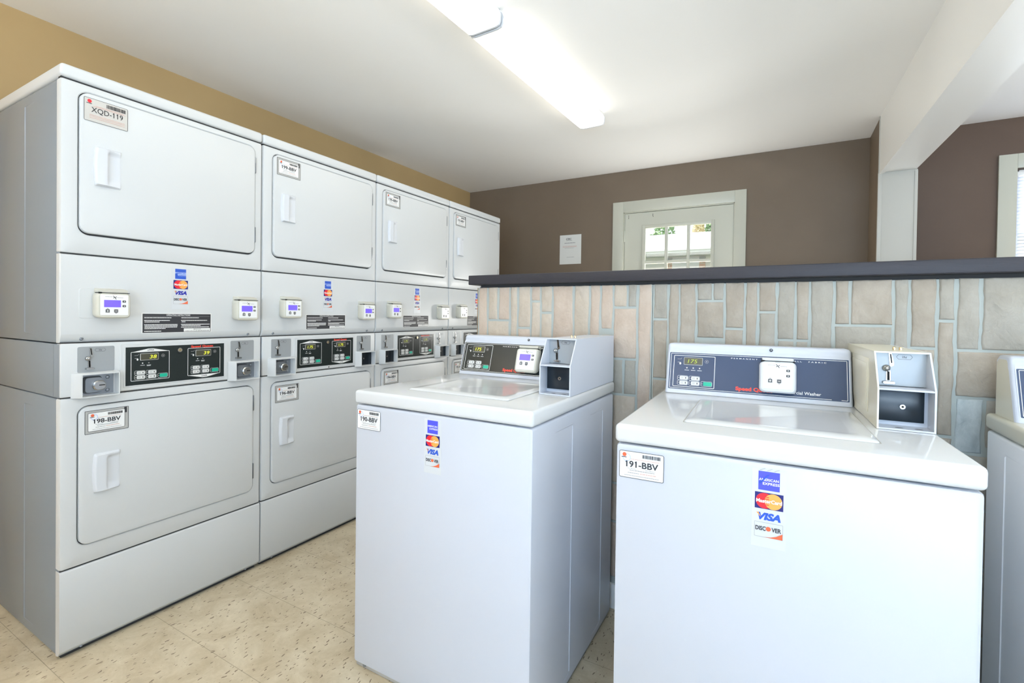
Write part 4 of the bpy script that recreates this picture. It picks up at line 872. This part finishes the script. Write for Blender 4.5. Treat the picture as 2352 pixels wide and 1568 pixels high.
def tree(x, y, h, r, mat, label, seed):
    rnd = random.Random(seed); t = thing('tree', label, 'tree', (x, y, -.12), 0, 'trees beyond the brick building')
    b = MB(); n = 10; vs = []; fs = []
    rings = [(0, .22), (h * .3, .16), (h * .55, .12), (h * .8, .05)]
    for z, q in rings: vs += [(q * math.cos(2 * PI * i / n), q * math.sin(2 * PI * i / n), z) for i in range(n)]
    for k in range(3):
        for i in range(n): j = (i + 1) % n; fs.append([k * n + i, k * n + j, (k + 1) * n + j, (k + 1) * n + i])
    b.add(vs, fs, 'bark'); b.build('trunk', t)
    b = MB(); vs = []; fs = []
    for k in range(2600):
        while True:
            p = Vector((rnd.uniform(-1, 1), rnd.uniform(-1, 1), rnd.uniform(-1, 1)))
            if .35 < p.length < 1: break
        lump = 1 + .25 * math.sin(p.x * 5 + seed) * math.cos(p.z * 6 + seed)
        c = Vector((p.x * r * lump, p.y * r * lump, h * .68 + p.z * h * .36 * lump)); s = rnd.uniform(.06, .13)
        u = Vector((rnd.uniform(-1, 1), rnd.uniform(-1, 1), rnd.uniform(-1, 1))).normalized(); v = u.orthogonal().normalized()
        i0 = len(vs); vs += [tuple(c + u * s), tuple(c + v * s * .6), tuple(c - u * s), tuple(c - v * s * .6)]; fs.append([i0, i0 + 1, i0 + 2, i0 + 3])
    b.add(vs, fs, mat); b.build('foliage', t, smooth=0)
tree(-2.35, 20.0, 5.1, .95, 'leaf', 'green tree beyond the white roof, left of the yellow one', 1)
tree(-1.25, 22.4, 5.7, .5, 'leafy', 'narrow yellow tree beyond the white roof across the yard', 2)
tree(-.35, 20.0, 5.2, .42, 'leaf', 'small green tree right of the yellow one, beyond the white roof', 3)

# ------------------------------------------------------------------ light
w = bpy.data.worlds.new('world'); scene.world = w; w.use_nodes = True
bg = w.node_tree.nodes['Background']; bg.inputs[0].default_value = (.86, .93, 1., 1); bg.inputs[1].default_value = 1.15
def area(name, loc, rot, sx, sy, power, col):
    l = bpy.data.lights.new(name, 'AREA'); l.shape = 'RECTANGLE'; l.size = sx; l.size_y = sy; l.energy = power; l.color = col
    o = bpy.data.objects.new(name, l); COL.objects.link(o); o.location = loc; o.rotation_euler = rot; return o
area('shop_window_daylight', ((FX0 + FX1) / 2, YF - .16, (FZ0 + FZ1) / 2), (PI / 2, 0, 0), FX1 - FX0 - .1, FZ1 - FZ0 - .1, 48, (.34, .62, 1.))
# up-aimed lamps added in the openings to brighten the ceiling
area('shop_window_ground_bounce', ((FX0 + FX1) / 2, YF - .05, (FZ0 + FZ1) / 2 - .25), (math.radians(168), 0, 0), FX1 - FX0 - .1, .9, 150, (.72, .87, 1.))
def aim(d): return Vector(d).to_track_quat('-Z', 'X').to_euler()
area('side_window_ground_bounce', (XR + .02, (GY0 + GY1) / 2, (GZ0 + GZ1) / 2 - .1), aim((-.24, 0, .97)), .9, GY1 - GY0 - .1, 84, (1., .98, .95))  # fill lamp added in the side opening, mostly for the ceiling
area('high_window_ground_bounce', ((HX0 + HX1) / 2, YF - .03, (HZ0 + HZ1) / 2), aim((0, .05, 1)), .12, HX1 - HX0 - .08, 125, (.97, .98, 1.))  # added lamp pointing straight up, brightens the ceiling
sl = bpy.data.lights.new('sun', 'SUN'); sl.energy = 3.2; sl.angle = .02; sl.color = (1., .95, .88); so = bpy.data.objects.new('sun', sl); COL.objects.link(so); so.rotation_euler = aim((.56, .32, -.77))
area('side_window_daylight', (XR + .12, (GY0 + GY1) / 2, (GZ0 + GZ1) / 2), aim((-1, 0, 0)), GZ1 - GZ0 - .1, GY1 - GY0 - .1, 20, (.58, .78, 1.))  # added unseen source, fills the dryer fronts and washer side
area('far_window_daylight', ((WX0 + WX1) / 2, YB + .16, (WZ0 + WZ1) / 2), (-PI / 2, 0, 0), WX1 - WX0 - .06, WZ1 - WZ0 - .06, 20, (.80, .90, 1.))
area('far_side_window_ground_bounce', (XR + .02, 2.35, 1.5), aim((-.33, 0, .94)), .8, 1.3, 6, (1., .985, .95))  # added lamp that lifts the far ceiling
area('door_ground_bounce', (1.254, YB + .065, 1.19), aim((0, -.70, .71)), .54, .28, 25, (1., .985, .95))  # lamp added behind the lower panes to brighten the far ceiling
area('far_window_ground_bounce', ((WX0 + WX1) / 2, YB + .12, WZ0 + .5), (-math.radians(150), 0, 0), WX1 - WX0 - .06, .7, 7, (.95, .97, 1.))  # added up-aimed lamp, fills the far room's ceiling

# ------------------------------------------------------------------ camera
cd = bpy.data.cameras.new('camera'); cam = bpy.data.objects.new('camera', cd); COL.objects.link(cam); scene.camera = cam
f_, cx_, cy_ = 1096.734, 1174.327, 735.474; yaw, pitch, roll = -.5142136, -.0114659, .0135123
cd.sensor_width = 36.; cd.sensor_fit = 'HORIZONTAL'; cd.lens = f_ / 2352 * 36; cd.shift_x = (1176 - cx_) / 2352; cd.shift_y = (cy_ - 784) / 2352
fw = Vector((math.sin(yaw) * math.cos(pitch), math.cos(yaw) * math.cos(pitch), math.sin(pitch))); rt = Vector((math.cos(yaw), -math.sin(yaw), 0)); up = rt.cross(fw)
c, s = math.cos(roll), math.sin(roll); r2 = rt * c + up * s; u2 = -rt * s + up * c
cam.matrix_world = Matrix(((r2.x, u2.x, -fw.x, 2.0561476), (r2.y, u2.y, -fw.y, -.6313059), (r2.z, u2.z, -fw.z, 1.1671215), (0, 0, 0, 1)))
cd.clip_start = .02

vs_ = scene.view_settings; vs_.view_transform = 'Standard'; vs_.look = 'None'; vs_.gamma = 1.; vs_.use_curve_mapping = False; vs_.exposure = .42
scene.cycles.max_bounces = 10; scene.cycles.diffuse_bounces = 6; scene.cycles.glossy_bounces = 4; scene.cycles.transparent_max_bounces = 12
